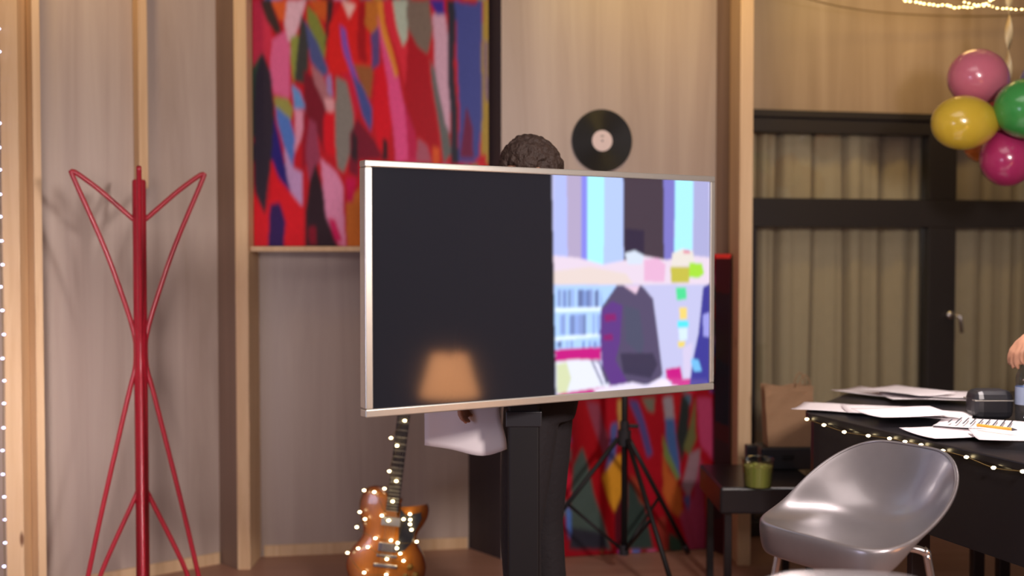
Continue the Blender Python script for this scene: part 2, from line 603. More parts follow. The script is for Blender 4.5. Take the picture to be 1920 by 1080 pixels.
curtain('curtain', cA + wd * 0.02, cA + wd * ((m0 - A).length + 0.06), 3, 'beige pleated curtain hanging behind the glass left of the black upright', [sof(p, 0.0) for p in (1436, 1474, 1536, 1600, 1672, 1725)])
b0 = (m0 - A).length + 0.08
curtain('curtain', cA + wd * b0, cA + wd * 2.15, 5, 'beige pleated curtain behind the glass right of the black upright, beside the balloons', [sof(p, b0) for p in (1805, 1866, 1925, 1990, 2050)])

# ------------------------------------------------------------------ paintings
UP = [
 (0, (62,0),(130,0),(150,150),(120,290),(62,290),(200,50,80)),
 (0, (150,0),(215,0),(205,90),(180,80),(215,95,45)),
 (0, (150,160),(210,120),(225,200),(225,400),(160,380),(140,250),(215,100,150)),
 (0, (105,0),(150,0),(190,130),(165,140),(130,80),(60,45,45)),
 (0, (215,0),(290,0),(275,50),(245,140),(215,170),(200,100),(220,180,200)),
 (0, (295,20),(330,60),(370,150),(370,240),(330,190),(290,80),(125,135,60)),
 (0, (300,0),(375,0),(365,90),(330,60),(200,90,35)),
 (0, (370,0),(400,0),(385,120),(368,200),(60,35,40)),
 (0, (60,290),(110,210),(110,600),(75,600),(50,75,60)),
 (0, (85,300),(110,210),(150,300),(160,420),(165,640),(145,700),(120,870),(85,780),(72,600),(48,40,55)),
 (0, (160,390),(215,400),(235,440),(225,490),(165,430),(150,150,80)),
 (0, (165,430),(220,480),(245,560),(240,680),(215,640),(170,500),(80,120,200)),
 (0, (225,150),(255,140),(260,250),(240,340),(228,240),(140,150,70)),
 (0, (232,340),(265,370),(285,440),(240,440),(100,150,215)),
 (0, (240,440),(285,450),(270,560),(245,620),(220,150,180)),
 (0, (155,470),(180,560),(235,780),(200,790),(150,650),(40,30,120)),
 (0, (200,590),(240,680),(275,700),(270,840),(240,840),(215,720),(190,150,200)),
 (0, (265,60),(300,110),(300,280),(280,340),(245,330),(255,180),(60,60,60)),
 (0, (280,80),(340,180),(385,290),(360,310),(310,250),(75,85,140)),
 (0, (280,280),(340,330),(370,430),(365,620),(330,520),(280,460),(120,20,40)),
 (0, (275,450),(300,480),(300,650),(275,700),(150,15,40)),
 (0, (310,260),(355,300),(390,400),(365,430),(325,340),(170,110,120)),
 (0, (370,310),(390,300),(395,390),(375,380),(150,130,190)),
 (0, (380,100),(440,0),(500,0),(540,60),(560,300),(520,350),(480,290),(440,300),(380,300),(215,30,30)),
 (0, (500,0),(530,20),(535,260),(500,240),(165,15,25)),
 (0, (360,400),(400,400),(400,455),(370,450),(220,160,170)),
 (0, (360,460),(410,450),(410,640),(365,610),(215,15,35)),
 (0, (300,480),(330,500),(350,640),(300,740),(290,620),(150,60,90)),
 (0, (410,310),(450,330),(480,450),(490,540),(460,640),(440,700),(415,680),(405,450),(130,125,120)),
 (0, (430,300),(480,290),(500,400),(490,500),(455,330),(200,25,60)),
 (0, (150,640),(180,720),(280,850),(280,1000),(60,1000),(65,740),(120,870),(145,800),(215,20,35)),
 (0, (300,740),(330,660),(380,880),(420,1000),(290,1000),(285,860),(45,25,35)),
 (0, (300,920),(330,915),(335,990),(305,990),(130,15,40)),
 (0, (140,830),(180,820),(205,900),(200,1000),(135,1000),(50,25,90)),
 (0, (350,640),(410,700),(440,760),(450,1000),(420,990),(370,870),(355,760),(220,140,180)),
 (0, (380,880),(410,890),(440,980),(410,980),(200,20,90)),
 (0, (455,820),(525,740),(525,1000),(455,1000),(200,110,40)),
 (0, (450,720),(490,720),(480,820),(455,820),(200,10,80)),
 (0, (470,540),(500,480),(560,560),(600,640),(500,650),(500,720),(460,700),(120,20,45)),
 (0, (480,520),(500,560),(495,660),(470,640),(50,30,40)),
 (0, (430,0),(490,20),(462,75),(235,190,185)),
 (0, (425,100),(450,120),(475,250),(500,330),(480,330),(440,200),(130,80,180)),
 (0, (530,0),(600,0),(590,100),(560,140),(530,100),(190,110,40)),
 (0, (480,260),(560,270),(550,400),(520,370),(150,90,50)),
 (0, (470,300),(510,340),(560,440),(555,540),(520,470),(70,80,150)),
 (0, (555,140),(590,100),(585,260),(555,280),(90,70,130)),
 (0, (570,280),(610,250),(650,420),(620,600),(580,600),(565,450),(215,10,35)),
 (0, (580,60),(610,150),(660,300),(720,560),(740,655),(650,655),(640,500),(620,340),(600,240),(225,80,140)),
 (0, (600,560),(618,570),(618,650),(595,650),(40,25,35)),
 (0, (600,0),(650,0),(700,200),(700,420),(680,300),(620,100),(215,40,60)),
 (0, (575,0),(598,0),(610,90),(660,300),(650,320),(600,150),(220,140,50)),
 (0, (640,0),(700,0),(700,150),(680,190),(660,120),(175,190,175)),
 (0, (700,110),(780,220),(835,650),(760,560),(710,540),(690,380),(170,10,30)),
 (0, (700,0),(790,0),(800,120),(780,220),(740,190),(700,110),(120,105,95)),
 (0, (690,420),(730,540),(740,650),(700,650),(190,30,80)),
 (0, (740,560),(780,590),(800,660),(735,655),(170,90,110)),
 (0, (800,590),(830,600),(830,665),(805,665),(215,90,40)),
 (0, (790,240),(830,320),(880,620),(850,665),(820,480),(100,105,105)),
 (0, (800,60),(850,40),(870,250),(870,540),(850,500),(810,260),(205,165,190)),
 (0, (790,0),(850,0),(850,60),(820,60),(60,40,150)),
 (0, (860,0),(895,0),(890,250),(910,665),(880,665),(865,300),(40,40,55)),
 (0, (890,0),(1000,0),(1005,450),(990,660),(910,660),(905,300),(65,75,150)),
 (0, (935,430),(965,520),(970,640),(915,640),(110,30,70)),
 (0, (905,0),(985,0),(975,20),(910,10),(150,20,60)),
 (0, (1003,0),(1040,0),(1040,665),(1000,665),(165,140,60)),
 (0, (1010,150),(1030,180),(1025,420),(1010,400),(130,110,120)),
 (0, (970,650),(1020,620),(1020,670),(190,20,40)),
]
LO = [
 (0, (230,160),(290,160),(420,600),(470,930),(420,930),(330,650),(240,400),(160,8,22)),
 (0, (280,150),(350,160),(400,350),(400,440),(370,430),(140,60,80)),
 (0, (350,140),(450,140),(440,280),(380,300),(170,10,30)),
 (0, (210,490),(260,390),(300,520),(330,660),(420,940),(200,940),(200,700),(72,88,82)),
 (0, (200,820),(380,850),(400,940),(190,940),(45,45,55)),
 (0, (450,140),(490,140),(490,350),(460,360),(190,150,80)),
 (0, (415,270),(450,260),(440,380),(430,560),(400,570),(380,540),(400,420),(80,90,150)),
 (0, (440,440),(490,430),(480,620),(430,740),(400,680),(370,550),(215,150,40)),
 (0, (430,740),(480,620),(490,930),(440,930),(80,15,30)),
 (0, (500,560),(560,620),(600,720),(640,940),(490,940),(50,65,60)),
 (0, (560,140),(690,150),(690,520),(660,590),(610,480),(570,300),(160,15,30)),
 (0, (510,140),(560,150),(640,430),(610,450),(550,250),(80,70,130)),
 (0, (580,130),(650,130),(640,210),(610,200),(110,110,95)),
 (0, (510,300),(560,330),(660,640),(640,720),(520,420),(165,15,35)),
 (0, (510,540),(560,560),(600,700),(570,690),(150,60,40)),
 (0, (690,130),(740,120),(750,250),(700,250),(150,140,150)),
 (0, (740,110),(785,110),(780,220),(755,260),(170,20,30)),
 (0, (785,120),(830,120),(830,320),(790,480),(765,330),(40,45,45)),
 (0, (800,110),(840,110),(835,180),(70,100,120)),
 (0, (700,240),(750,240),(775,430),(780,560),(740,480),(705,330),(65,95,150)),
 (0, (835,290),(860,130),(870,350),(830,440),(800,400),(100,100,60)),
 (0, (690,320),(730,430),(780,560),(760,570),(700,450),(110,130,70)),
 (0, (690,430),(720,520),(790,620),(800,780),(740,740),(690,640),(180,90,40)),
 (0, (870,130),(950,130),(975,350),(970,480),(890,380),(175,60,100)),
 (0, (870,420),(900,480),(920,940),(830,940),(780,760),(860,650),(150,50,80)),
 (0, (830,430),(890,400),(870,560),(830,660),(790,600),(140,110,120)),
 (0, (800,660),(840,650),(830,740),(70,80,130)),
 (0, (900,480),(965,500),(975,740),(920,760),(140,45,30)),
 (0, (920,760),(980,760),(980,940),(920,940),(50,30,35)),
 (0, (660,780),(710,760),(710,940),(670,940),(140,50,40)),
 (0, (720,850),(790,880),(800,945),(720,945),(50,70,55)),
]
PAL = [(200, 20, 35), (215, 100, 150), (45, 30, 45), (80, 120, 200), (130, 125, 120), (215, 95, 45), (190, 150, 200), (120, 20, 40), (150, 150, 80), (215, 30, 60), (60, 70, 150), (100, 105, 105)]


def painter(table, ox, oy, sc, base, seed, gain):
    rnd = random.Random(seed)
    def fn(P):
        px, py = project(P)
        x = (px - ox) * sc; y = (py - oy) * sc
        # brush wobble so that the edges of the streaks are not ruled
        xw = x + 2.5 * np.sin(y * 0.018 + x * 0.01)
        yw = y
        col = np.tile(np.array(s2l(base)), (len(P), 1))
        x0, x1, y0, y1 = x.min(), x.max(), y.min(), y.max()
        for k in range(260):   # streaks everywhere first, incl. what the television hides
            cx = rnd.uniform(x0, x1); cy = rnd.uniform(y0, y1)
            w_ = rnd.uniform(18, 45); h_ = rnd.uniform(90, 240); lean = rnd.uniform(0.1, 0.45)
            poly = [(cx - lean * h_ / 2, cy - h_ / 2), (cx + w_ * .7 - lean * h_ / 3, cy - h_ / 3), (cx + w_ + lean * h_ / 3, cy + h_ / 3), (cx + lean * h_ / 2, cy + h_ / 2), (cx - w_ * .5, cy)]
            col[inpoly(xw, yw, poly)] = s2l(rnd.choice(PAL))
        if table is UP:
            col[inpoly(x, y, [(62, -2), (1030, -2), (1030, 668), (524, 668), (524, 1010), (62, 1010)])] = s2l(base)
        else:
            col[inpoly(x, y, [(200, 100), (985, 100), (985, 945), (200, 945)])] = s2l(base)
        for row in table:
            poly = list(row[1:-1]) ; c = row[-1]
            col[inpoly(xw, yw, poly)] = s2l(c)
        return np.clip(col * gain, 0, 0.9)
    return fn


M['paint_up'] = painted('upper_painting_paint')
M['paint_lo'] = painted('lower_painting_paint')
up = paint_plane('painted_canvas', (-1.200, 5.09), (at(916, 477, 5.2).x, 5.2), 1.489, 2.95, 0.03, 0.0045, M['paint_up'], painter(UP, 440, 0, 2.16, (190, 20, 35), 3, 0.9), blur=(1, 2))
tag(up, 'large abstract canvas of slanting red, pink and blue streaks above the pine rail', 'painting', 'abstract painted canvases')
def wallB(px):
    k = (px - 960) / F; a = Vector((-0.05, 5.16)); d = Vector((1.05, 0.22))
    t = (k * a.y - a.x) / (d.x - k * d.y)
    return a + d * t
lo = paint_plane('painted_canvas', wallB(1046) + Vector((0.0, -0.035)), wallB(1343) + Vector((-0.0, -0.035)), 0.004, 1.452, 0.03, 0.0045, M['paint_lo'], painter(LO, 1000, 700, 2.843, (150, 12, 28), 5, 0.95), blur=(1, 2))
tag(lo, 'abstract streaked canvas standing on the floor behind the black tripod', 'painting', 'abstract painted canvases')
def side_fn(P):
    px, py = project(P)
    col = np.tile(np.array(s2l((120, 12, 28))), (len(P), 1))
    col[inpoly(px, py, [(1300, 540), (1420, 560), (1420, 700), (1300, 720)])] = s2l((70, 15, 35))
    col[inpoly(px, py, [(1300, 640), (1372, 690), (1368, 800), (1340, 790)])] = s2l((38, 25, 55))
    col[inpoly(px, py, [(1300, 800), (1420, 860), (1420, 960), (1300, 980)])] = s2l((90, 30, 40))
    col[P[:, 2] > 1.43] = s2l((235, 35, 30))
    return np.clip(col * np.where(P[:, 2:3] > 1.43, 2.5, 0.25) + np.array([0.006, 0.012, 0.012]), 0, .9)  # shade painted in as darkening, light on the top edge as brightening
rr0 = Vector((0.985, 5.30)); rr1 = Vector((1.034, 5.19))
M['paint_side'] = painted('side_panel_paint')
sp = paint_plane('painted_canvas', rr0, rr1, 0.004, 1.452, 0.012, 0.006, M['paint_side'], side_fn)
tag(sp, 'narrow maroon painted panel, shade and lit red top edge painted in, beside the pine post', 'painting')

# ------------------------------------------------------------------ vinyl record on the wall
rp = wallB(1129); rc = at(1129, 264, rp.y - 0.012)
rec = empty('vinyl_record', rc, 'black vinyl record with a pale round label hung on the wall above the television', 'record')
rec.rotation_euler = (0, 0, math.atan2(0.22, 1.05))
RX = Matrix.Rotation(PI / 2, 4, 'X')
bm = nb()
prof = [(0.004, 0.0015)]
for k in range(40):
    r = 0.052 + k * 0.0024
    prof += [(r, 0.0015), (r + 0.0012, 0.0019 if k % 9 else 0.001)]
prof += [(0.150, 0.0012), (0.150, -0.0012), (0.004, -0.0015)]
lathe(bm, prof, 96, RX); obj('disc', bm, M['vinyl'], rec, smooth=False)
bm = nb(); lathe(bm, [(0.004, 0.0016), (0.004, 0.0024), (0.05, 0.0024), (0.05, 0.0016)], 48, RX); obj('paper_label', bm, M['label'], rec)
bm = nb(); sphere(bm, (0, -0.003, 0), 0.0045); sphere(bm, (0, -0.0026, 0.022), 0.004, sc=(2.2, .2, .7)); obj('pin', bm, M['dark_plastic'], rec)

# ------------------------------------------------------------------ red coat rack
rk = at(262, 477, 4.3)
rack = empty('coat_rack', (rk.x, rk.y, 0), 'crimson metal coat rack with splayed arms and legs against the panelled wall', 'coat rack')
def rz(py): return at(262, py, 4.3).z
bm = nb(); lathe(bm, [(0, 0.05), (0.026, 0.05), (0.026, rz(340)), (0.022, rz(337)), (0, rz(336))], 24); obj('pole', bm, M['red_paint'], rack, smooth=True)
ztip, zin, zlow = rz(326), rz(408), rz(612)
for ang in [R(18.8) + q_ for q_ in (0, PI, PI * 0.5, PI * 1.5)]:
    ux, uy = math.cos(ang), math.sin(ang)
    rt = 0.237
    P = lambda r, z: Vector((ux * r, uy * r, z))
    bm = nb()
    tube(bm, spline([P(0.012, zin - 0.01), P(0.03, zin), P(rt * 0.6, (zin * .4 + ztip * .6)), P(rt - 0.012, ztip - 0.004), P(rt + 0.004, ztip), P(rt + 0.002, ztip - 0.02), P(rt * 0.55, (ztip * .52 + zlow * .48)), P(0.05, zlow + 0.07), P(0.022, zlow - 0.04), P(0.018, rz(660))], 6), 0.0095, 10)
    obj('arm', bm, M['red_paint'], rack, smooth=True)
    bm = nb(); rb = 0.248
    tube(bm, spline([P(0.018, rz(640)), P(0.022, rz(690)), P(0.05, rz(745)), P(rb * 0.62, rz(960)), P(rb - 0.01, 0.03), P(rb - 0.002, 0.011), P(rb - 0.03, 0.012), P(rb * 0.6, rz(1060)), P(0.03, rz(935)), P(0.014, rz(915))], 6), 0.0095, 10)
    obj('leg', bm, M['red_paint'], rack, smooth=True)

# ------------------------------------------------------------------ television on its stand
TL = Vector((at(684, 477, 3.03).x, 3.03)); TRt = Vector((at(1340, 477, 3.672).x, 3.672))
td = (TRt - TL).normalized(); tn = Vector((-td.y, td.x))       # away from the camera
tw = (TRt - TL).length
def tvz(px, py, P2): return at(px, py, P2.y).z
zt = (tvz(686, 300, TL) + tvz(1335, 330, TRt)) / 2
zb = (tvz(690, 784, TL) + tvz(1338, 731, TRt)) / 2
tv = empty('television', (TL.x, TL.y, 0), 'silver framed flat television in the centre, left half of screen dark, picture on the right', 'television')
tv.rotation_euler = (0, 0, math.atan2(td.y, td.x))
bz = 0.024
bm = nb()
hh = zt - zb
for (x0, x1, z0, z1) in ((0, tw, zb, zb + bz), (0, tw, zt - bz * .8, zt), (0, bz, zb + bz, zt - bz * .8), (tw - bz * .8, tw, zb + bz, zt - bz * .8)):
    box(bm, ((x0 + x1) / 2, 0.018, (z0 + z1) / 2), (x1 - x0, 0.04, z1 - z0))
obj('bezel', bm, M['silver'], tv, bevel=0.004)
bm = nb(); box(bm, (tw / 2, 0.045, (zt + zb) / 2), (tw - 0.02, 0.03, hh - 0.02)); box(bm, (tw / 2, 0.07, (zt + zb) / 2 - 0.05), (tw * .6, 0.04, hh * .6)); obj('back_shell', bm, M['dark_plastic'], tv, bevel=0.01)

SC = [  # traced picture on the right half, crop coordinates
 ((45,60),(100,60),(105,545),(45,545),(170,180,238)),
 ((100,60),(165,60),(165,545),(105,545),(172,158,190)),
 ((165,60),(192,60),(192,545),(165,545),(128,128,225)),
 ((190,60),(268,60),(262,460),(190,460),(165,235,255)),
 ((265,60),(348,60),(350,460),(262,460),(172,192,242)),
 ((348,60),(528,60),(528,440),(350,440),(62,48,58)),
 ((355,300),(440,310),(440,420),(355,420),(40,28,52)),
 ((526,60),(578,60),(572,440),(528,440),(118,112,190)),
 ((576,60),(660,60),(652,400),(574,420),(165,230,255)),
 ((658,60),(740,60),(740,545),(655,545),(165,165,208)),
 ((40,420),(150,430),(260,460),(360,440),(430,420),(540,440),(640,420),(740,430),(740,560),(40,560),(222,205,222)),
 ((40,490),(200,470),(360,500),(400,555),(40,560),(222,205,200)),
 ((355,410),(400,398),(440,420),(430,460),(370,460),(205,215,232)),
 ((440,440),(500,430),(535,460),(530,535),(440,535),(222,172,205)),
 ((565,410),(610,390),(655,400),(665,460),(560,470),(222,214,206)),
 ((612,398),(640,396),(645,412),(615,412),(215,130,150)),
 ((640,452),(695,455),(705,500),(680,520),(640,515),(158,215,50)),
 ((556,470),(640,470),(640,540),(560,540),(188,180,62)),
 ((40,548),(740,548),(740,1060),(40,1060),(188,188,225)),
 ((45,552),(330,552),(260,640),(250,830),(48,836),(168,202,248)),
 ((48,652),(262,648),(255,664),(48,670),(225,240,255)),
 ((48,780),(250,762),(250,776),(48,795),(225,240,255)),
 ((50,835),(250,820),(250,880),(50,886),(190,0,122)),
 ((52,888),(130,878),(240,880),(290,1000),(200,1030),(56,1030),(222,225,238)),
 ((55,900),(100,890),(120,960),(100,1025),(58,1025),(205,212,170)),
 ((205,880),(245,885),(280,985),(255,990),(60,60,110)),
 ((215,884),(240,892),(272,985),(262,988),(225,225,245)),
 ((60,1030),(215,1005),(330,990),(300,1010),(200,1030),(60,1048),(190,0,122)),
 ((535,920),(600,910),(612,970),(540,975),(192,0,125)),
 ((560,968),(668,960),(660,1000),(560,1000),(192,20,130)),
 ((700,560),(735,540),(740,1000),(640,995),(655,880),(680,760),(52,50,142)),
 ((700,680),(728,670),(728,780),(700,775),(150,150,222)),
 ((640,870),(680,880),(695,930),(660,930),(110,182,232)),
 ((610,830),(655,800),(640,960),(615,960),(205,195,225)),
 ((320,552),(430,552),(480,610),(500,760),(522,940),(500,985),(370,992),(290,990),(258,950),(246,760),(252,650),(78,68,98)),
 ((355,640),(420,660),(440,800),(430,860),(360,800),(70,72,96)),
 ((335,850),(480,850),(500,900),(470,960),(350,940),(52,45,70)),
 ((250,660),(300,620),(345,640),(335,800),(315,880),(375,992),(295,992),(255,900),(246,760),(88,48,125)),
 ((265,680),(315,675),(318,705),(270,712),(128,18,100)),
 ((262,770),(300,765),(305,792),(265,795),(128,18,100)),
 ((350,552),(422,552),(405,590),(222,192,214)),
 ((215,1010),(390,978),(450,992),(510,960),(545,965),(560,990),(600,995),(500,1012),(240,1032),(226,216,240)),
 ((580,562),(625,560),(628,612),(585,618),(72,212,142)),
 ((595,650),(628,648),(630,700),(598,702),(232,205,110)),
 ((588,708),(636,708),(636,736),(588,738),(80,220,242)),
 ((592,740),(632,738),(630,792),(596,795),(205,225,245)),
 ((588,800),(622,798),(618,822),(592,824),(228,205,100)),
]
def screen_fn(P):
    # P arrives in television space: back to the world for tracing
    ang = tv.rotation_euler.z
    wx = TL.x + P[:, 0] * math.cos(ang) - P[:, 1] * math.sin(ang)
    wy = TL.y + P[:, 0] * math.sin(ang) + P[:, 1] * math.cos(ang)
    px, py = project(np.stack([wx, wy, P[:, 2]], -1))
    x = (px - 1020) * 2.347; y = (py - 300) * 2.347
    col = np.tile(np.array(s2l((188, 188, 225))), (len(P), 1))
    for row in SC:
        col[inpoly(x, y, list(row[:-1]))] = s2l(row[-1])
    # books on the two shelves of the picture
    rnd = random.Random(4)
    for (y0, y1) in ((566, 648), (676, 770), (792, 826)):
        xx = 60
        while xx < 250:
            ww = rnd.uniform(5, 11)
            if rnd.random() < 0.55:
                mask = inpoly(x, y, [(xx, y0 + rnd.uniform(0, 14)), (xx + ww, y0 + 2), (xx + ww, y1), (xx, y1)]) & (col[:, 0] > s2l((150, 0, 0))[0]) & (x < 262)
                col[mask] = s2l(rnd.choice([(108, 132, 190), (130, 150, 205), (96, 112, 160), (140, 165, 225)]))
            xx += ww
    off = px < 1035 + (py - 320) * 0.018
    col[off] = (0.0018, 0.0016, 0.0022)
    return col
M['screen'] = painted('television_picture', 0.08, emission=True, estr=1.0)
sx0, sx1, sz0, sz1 = bz - .002, tw - bz * .8 + .002, zb + bz - .002, zt - bz * .8 + .002
scr = paint_plane('screen', (sx0, 0.006), (sx1, 0.006), sz0, sz1, 0.02, 0.0022, M['screen'], screen_fn, parent=tv, blur=(2, 2))
scr['label'] = 'glossy screen showing a blurred studio picture on its right half'

def w2tv(p):    # world point -> tv space
    v = Vector((p[0] - TL.x, p[1] - TL.y))
    return Vector((v.dot(td), v.dot(tn), p[2]))
sx = w2tv(at(982, 477, 3.42))
st = empty('television_stand', (at(982, 477, 3.465).x, 3.465, 0), 'black floor stand with thick column holding the television', 'stand')
bm = nb(); box(bm, (0, 0, 0.77), (0.10, 0.05, 1.4)); obj('column', bm, M['black_metal'], st, bevel=0.008)
bm = nb(); box(bm, (0, 0, 1.10), (0.12, 0.07, 0.10)); obj('clamp', bm, M['dark_plastic'], st, bevel=0.004)
bm = nb(); tube(bm, [(0.05, -.02, 1.1), (0.085, -.02, 1.1)], 0.016, 14); obj('knob', bm, M['dark_plastic'], st)
bm = nb(); box(bm, (0.0, 0, 0.93), (0.115, 0.06, 0.05))
obj('clamp', bm, M['dark_plastic'], st, bevel=0.004)
bm = nb()
a = math.atan2(td.y, td.x)
box(bm, (0.03, -0.045, 1.42), (0.5, 0.02, 0.30), (0, 0, a)); box(bm, (0.0, -0.02, 1.42), (0.09, 0.06, 0.2), (0, 0, a))
obj('mounting_plate', bm, M['black_metal'], st, bevel=0.003)
bm = nb(); box(bm, (0, -0.02, 0.055), (0.72, 0.06, 0.04), (0, 0, a)); box(bm, (0.07, -0.115, 0.055), (0.06, 0.32, 0.04), (0, 0, a)); obj('base', bm, M['black_metal'], st, bevel=0.008)
for dx, dy in ((-.33, 0), (.33, 0), (0.0, -.22)):
    ca_, sa_ = math.cos(a), math.sin(a)
    c = Vector((dx * ca_ - dy * sa_, -0.02 + dx * sa_ + dy * ca_, 0.02))
    bm = nb(); tube(bm, [c + Vector((-.012, 0, 0)), c + Vector((.012, 0, 0))], 0.02, 16); obj('castor', bm, M['dark_plastic'], st)

# ------------------------------------------------------------------ light stand (tripod) in front of the canvas
tp = at(1172, 477, 4.9)
tri = empty('light_stand', (tp.x, tp.y, 0), 'black tripod light stand with spread legs in front of the lower canvas', 'tripod')
bm = nb(); tube(bm, [(0, 0, 0.10), (0, 0, 1.35)], 0.014, 14); obj('pole', bm, M['black_metal'], tri, smooth=True)
bm = nb(); tube(bm, [(0, 0, .59), (0, 0, .66)], 0.03, 16); tube(bm, [(0, 0, .66), (0, 0, .70)], 0.02, 16); tube(bm, [(0.02, -.01, .68), (0.06, -.02, .68)], .009, 10); obj('collar', bm, M['dark_plastic'], tri)
bm = nb(); tube(bm, [(0, 0, .095), (0, 0, .14)], 0.022, 16); obj('lower_collar', bm, M['dark_plastic'], tri)
for (fx, fy) in ((at(1290, 477, 5.28).x - tp.x, 0.34), (-0.48, 0.07), (0.175, -0.46)):
    f = Vector((fx, fy, 0.014)); h = Vector((fx * .06, fy * .06, 0.62))
    bm = nb(); tube(bm, [h, f], 0.011, 10); lg = obj('leg', bm, M['black_metal'], tri, smooth=True)
    bm = nb(); d = (f - h).normalized(); tube(bm, [f - d * .05, f + d * 0.0], 0.0135, 12); obj('rubber_foot', bm, M['dark_plastic'], lg, smooth=True)
    mid = h.lerp(f, 0.5); bm = nb(); tube(bm, [mid, (fx * .03, fy * .03, 0.12)], 0.0075, 8); obj('brace', bm, M['black_metal'], tri, smooth=True)

# ------------------------------------------------------------------ guitar with fairy lights
G0 = at(717, 477, 4.5)
TILT, LEAN = R(6.5), R(-8)
gm = Matrix.Translation((G0.x, 4.47, 0.045)) @ Matrix.Rotation(TILT, 4, 'Y') @ Matrix.Rotation(LEAN, 4, 'X')
gt = empty('electric_guitar', (G0.x, 4.47, 0.045), 'amber sunburst electric guitar with cutaway leaning on a floor stand', 'guitar')
gt.rotation_euler = gm.to_euler()
out = [(0,0),(.07,.004),(.125,.032),(.158,.085),(.164,.13),(.15,.175),(.125,.21),(.112,.24),(.115,.27),(.132,.30),(.146,.335),(.147,.37),(.135,.388),(.118,.372),(.095,.352),(.065,.345),(.042,.355),(.03,.375),(.03,.40),(-.03,.41),(-.045,.432),(-.085,.440),(-.12,.425),(-.138,.385),(-.139,.345),(-.128,.305),(-.114,.27),(-.112,.24),(-.125,.21),(-.15,.175),(-.164,.13),(-.158,.085),(-.125,.032),(-.07,.004)]
def burst(name):
    m = bpy.data.materials.new(name); m.use_nodes = True; nt = m.node_tree; b = nt.nodes['Principled BSDF']
    b.inputs['Roughness'].default_value = 0.25; b.inputs['Coat Weight'].default_value = 0.6
    a_ = nt.nodes.new('ShaderNodeVertexColor'); a_.layer_name = 'paint'
    n = nt.nodes.new('ShaderNodeTexNoise'); n.inputs['Scale'].default_value = 5; 
    tc = nt.nodes.new('ShaderNodeTexCoord'); mp = nt.nodes.new('ShaderNodeMapping'); mp.inputs['Scale'].default_value = (30, 1, 3)
    nt.links.new(tc.outputs['Object'], mp.inputs[0]); nt.links.new(mp.outputs[0], n.inputs['Vector'])
    mr = nt.nodes.new('ShaderNodeMapRange'); mr.inputs[3].default_value = .8; mr.inputs[4].default_value = 1.2
    nt.links.new(n.outputs['Fac'], mr.inputs[0])
    vm = nt.nodes.new('ShaderNodeVectorMath'); vm.operation = 'SCALE'
    nt.links.new(a_.outputs[0], vm.inputs[0]); nt.links.new(mr.outputs[0], vm.inputs['Scale']); nt.links.new(vm.outputs[0], b.inputs['Base Color'])
    return m
# body: concentric shrinking rings give a carved top with sunburst lacquer
sm = [p for p in spline([(x, 0, z) for x, z in out] + [(0, 0, 0)], 4)][:-1]
bm = nb(); cl = bm.verts.layers.float_color.new('paint')
cen = Vector((0, 0, .2)); K = [(1.0, .020, 0), (1.0, -.018, 0), (.985, -.024, .1), (.94, -.026, .2), (.85, -.029, .45), (.7, -.033, .8), (.5, -.036, 1), (.25, -.038, 1)]
EDGE, AMB = Vector((.11, .014, .005)), Vector((.62, .20, .02))
def cen_of(p):  # spine point so the rings shrink towards the middle line
    return Vector((0, 0, min(max(p.z, .12), .36)))
rings = []
for s_, y_, t_ in K:
    rg = []
    for p in sm:
        c_ = cen_of(p); q = c_ + (p - c_) * s_
        v = bm.verts.new((q.x, y_, q.z)); col = EDGE.lerp(AMB, t_); v[cl] = (*col, 1); rg.append(v)
    rings.append(rg)
n = len(sm)
for a_, b_ in zip(rings[:-1], rings[1:]):
    for i in range(n): bm.faces.new((a_[i], a_[(i + 1) % n], b_[(i + 1) % n], b_[i]))
bm.faces.new(rings[0][::-1]); bm.faces.new(rings[-1])
obj('body', bm, burst('sunburst_lacquer'), gt, smooth=True)
bm = nb(); box(bm, (0, -.040, .55), (.05, .018, .40)); tube(bm, [(0, -.034, .38), (0, -.030, .755)], .019, 12)
obj('neck', bm, mat('mahogany', (.10, .035, .02), .4), gt, bevel=.003)
bm = nb(); box(bm, (0, -.0515, .565), (.052, .006, .43)); obj('fretboard', bm, mat('rosewood', (.02, .012, .01), .5), gt)
sl = 0.63; z_nut = .78
for k in range(1, 21):
    zf = z_nut - sl * (1 - 2 ** (-k / 12))
    bm = nb(); tube(bm, [(-.025, -.055, zf), (.025, -.055, zf)], .0014, 6); obj('fret', bm, M['silver'], gt)
bm = nb(); prism(bm, [(-.026, .78), (.026, .78), (.038, .84), (.045, .93), (.02, .955), (0, .945), (-.02, .955), (-.045, .93), (-.038, .84)], -.045, -.028)
for v in bm.verts: v.co = Vector((v.co.x, v.co.z, v.co.y))
obj('headstock', bm, M['dark_plastic'], gt, bevel=.002)
for sx_ in (-1, 1):
    for k in range(3):
        bm = nb(); tube(bm, [(sx_ * .035, -.036, .82 + k * .04), (sx_ * .058, -.036, .82 + k * .04)], .0035, 8); sphere(bm, (sx_ * .064, -.036, .82 + k * .04), .009, 10, (1, .6, 1)); obj('tuner', bm, M['chrome'], gt, smooth=True)
bm = nb(); prism(bm, [(.032, .36), (.06, .335), (.118, .355), (.125, .33), (.105, .28), (.095, .23), (.07, .195), (.042, .18)], -.046, -.043)
for v in bm.verts: v.co = Vector((v.co.x, v.co.z, v.co.y))
obj('pickguard', bm, M['dark_plastic'], gt, bevel=.001)
for zz in (.305, .20):
    bm = nb(); box(bm, (0, -.044, zz), (.078, .014, .036)); obj('pickup', bm, M['chrome'] if zz < .25 else M['silver'], gt, bevel=.003)
bm = nb(); box(bm, (0, -.046, .165), (.085, .014, .012)); obj('bridge', bm, M['chrome'], gt, bevel=.003)
bm = nb(); box(bm, (0, -.046, .125), (.10, .014, .016)); obj('tailpiece', bm, M['chrome'], gt, bevel=.005)
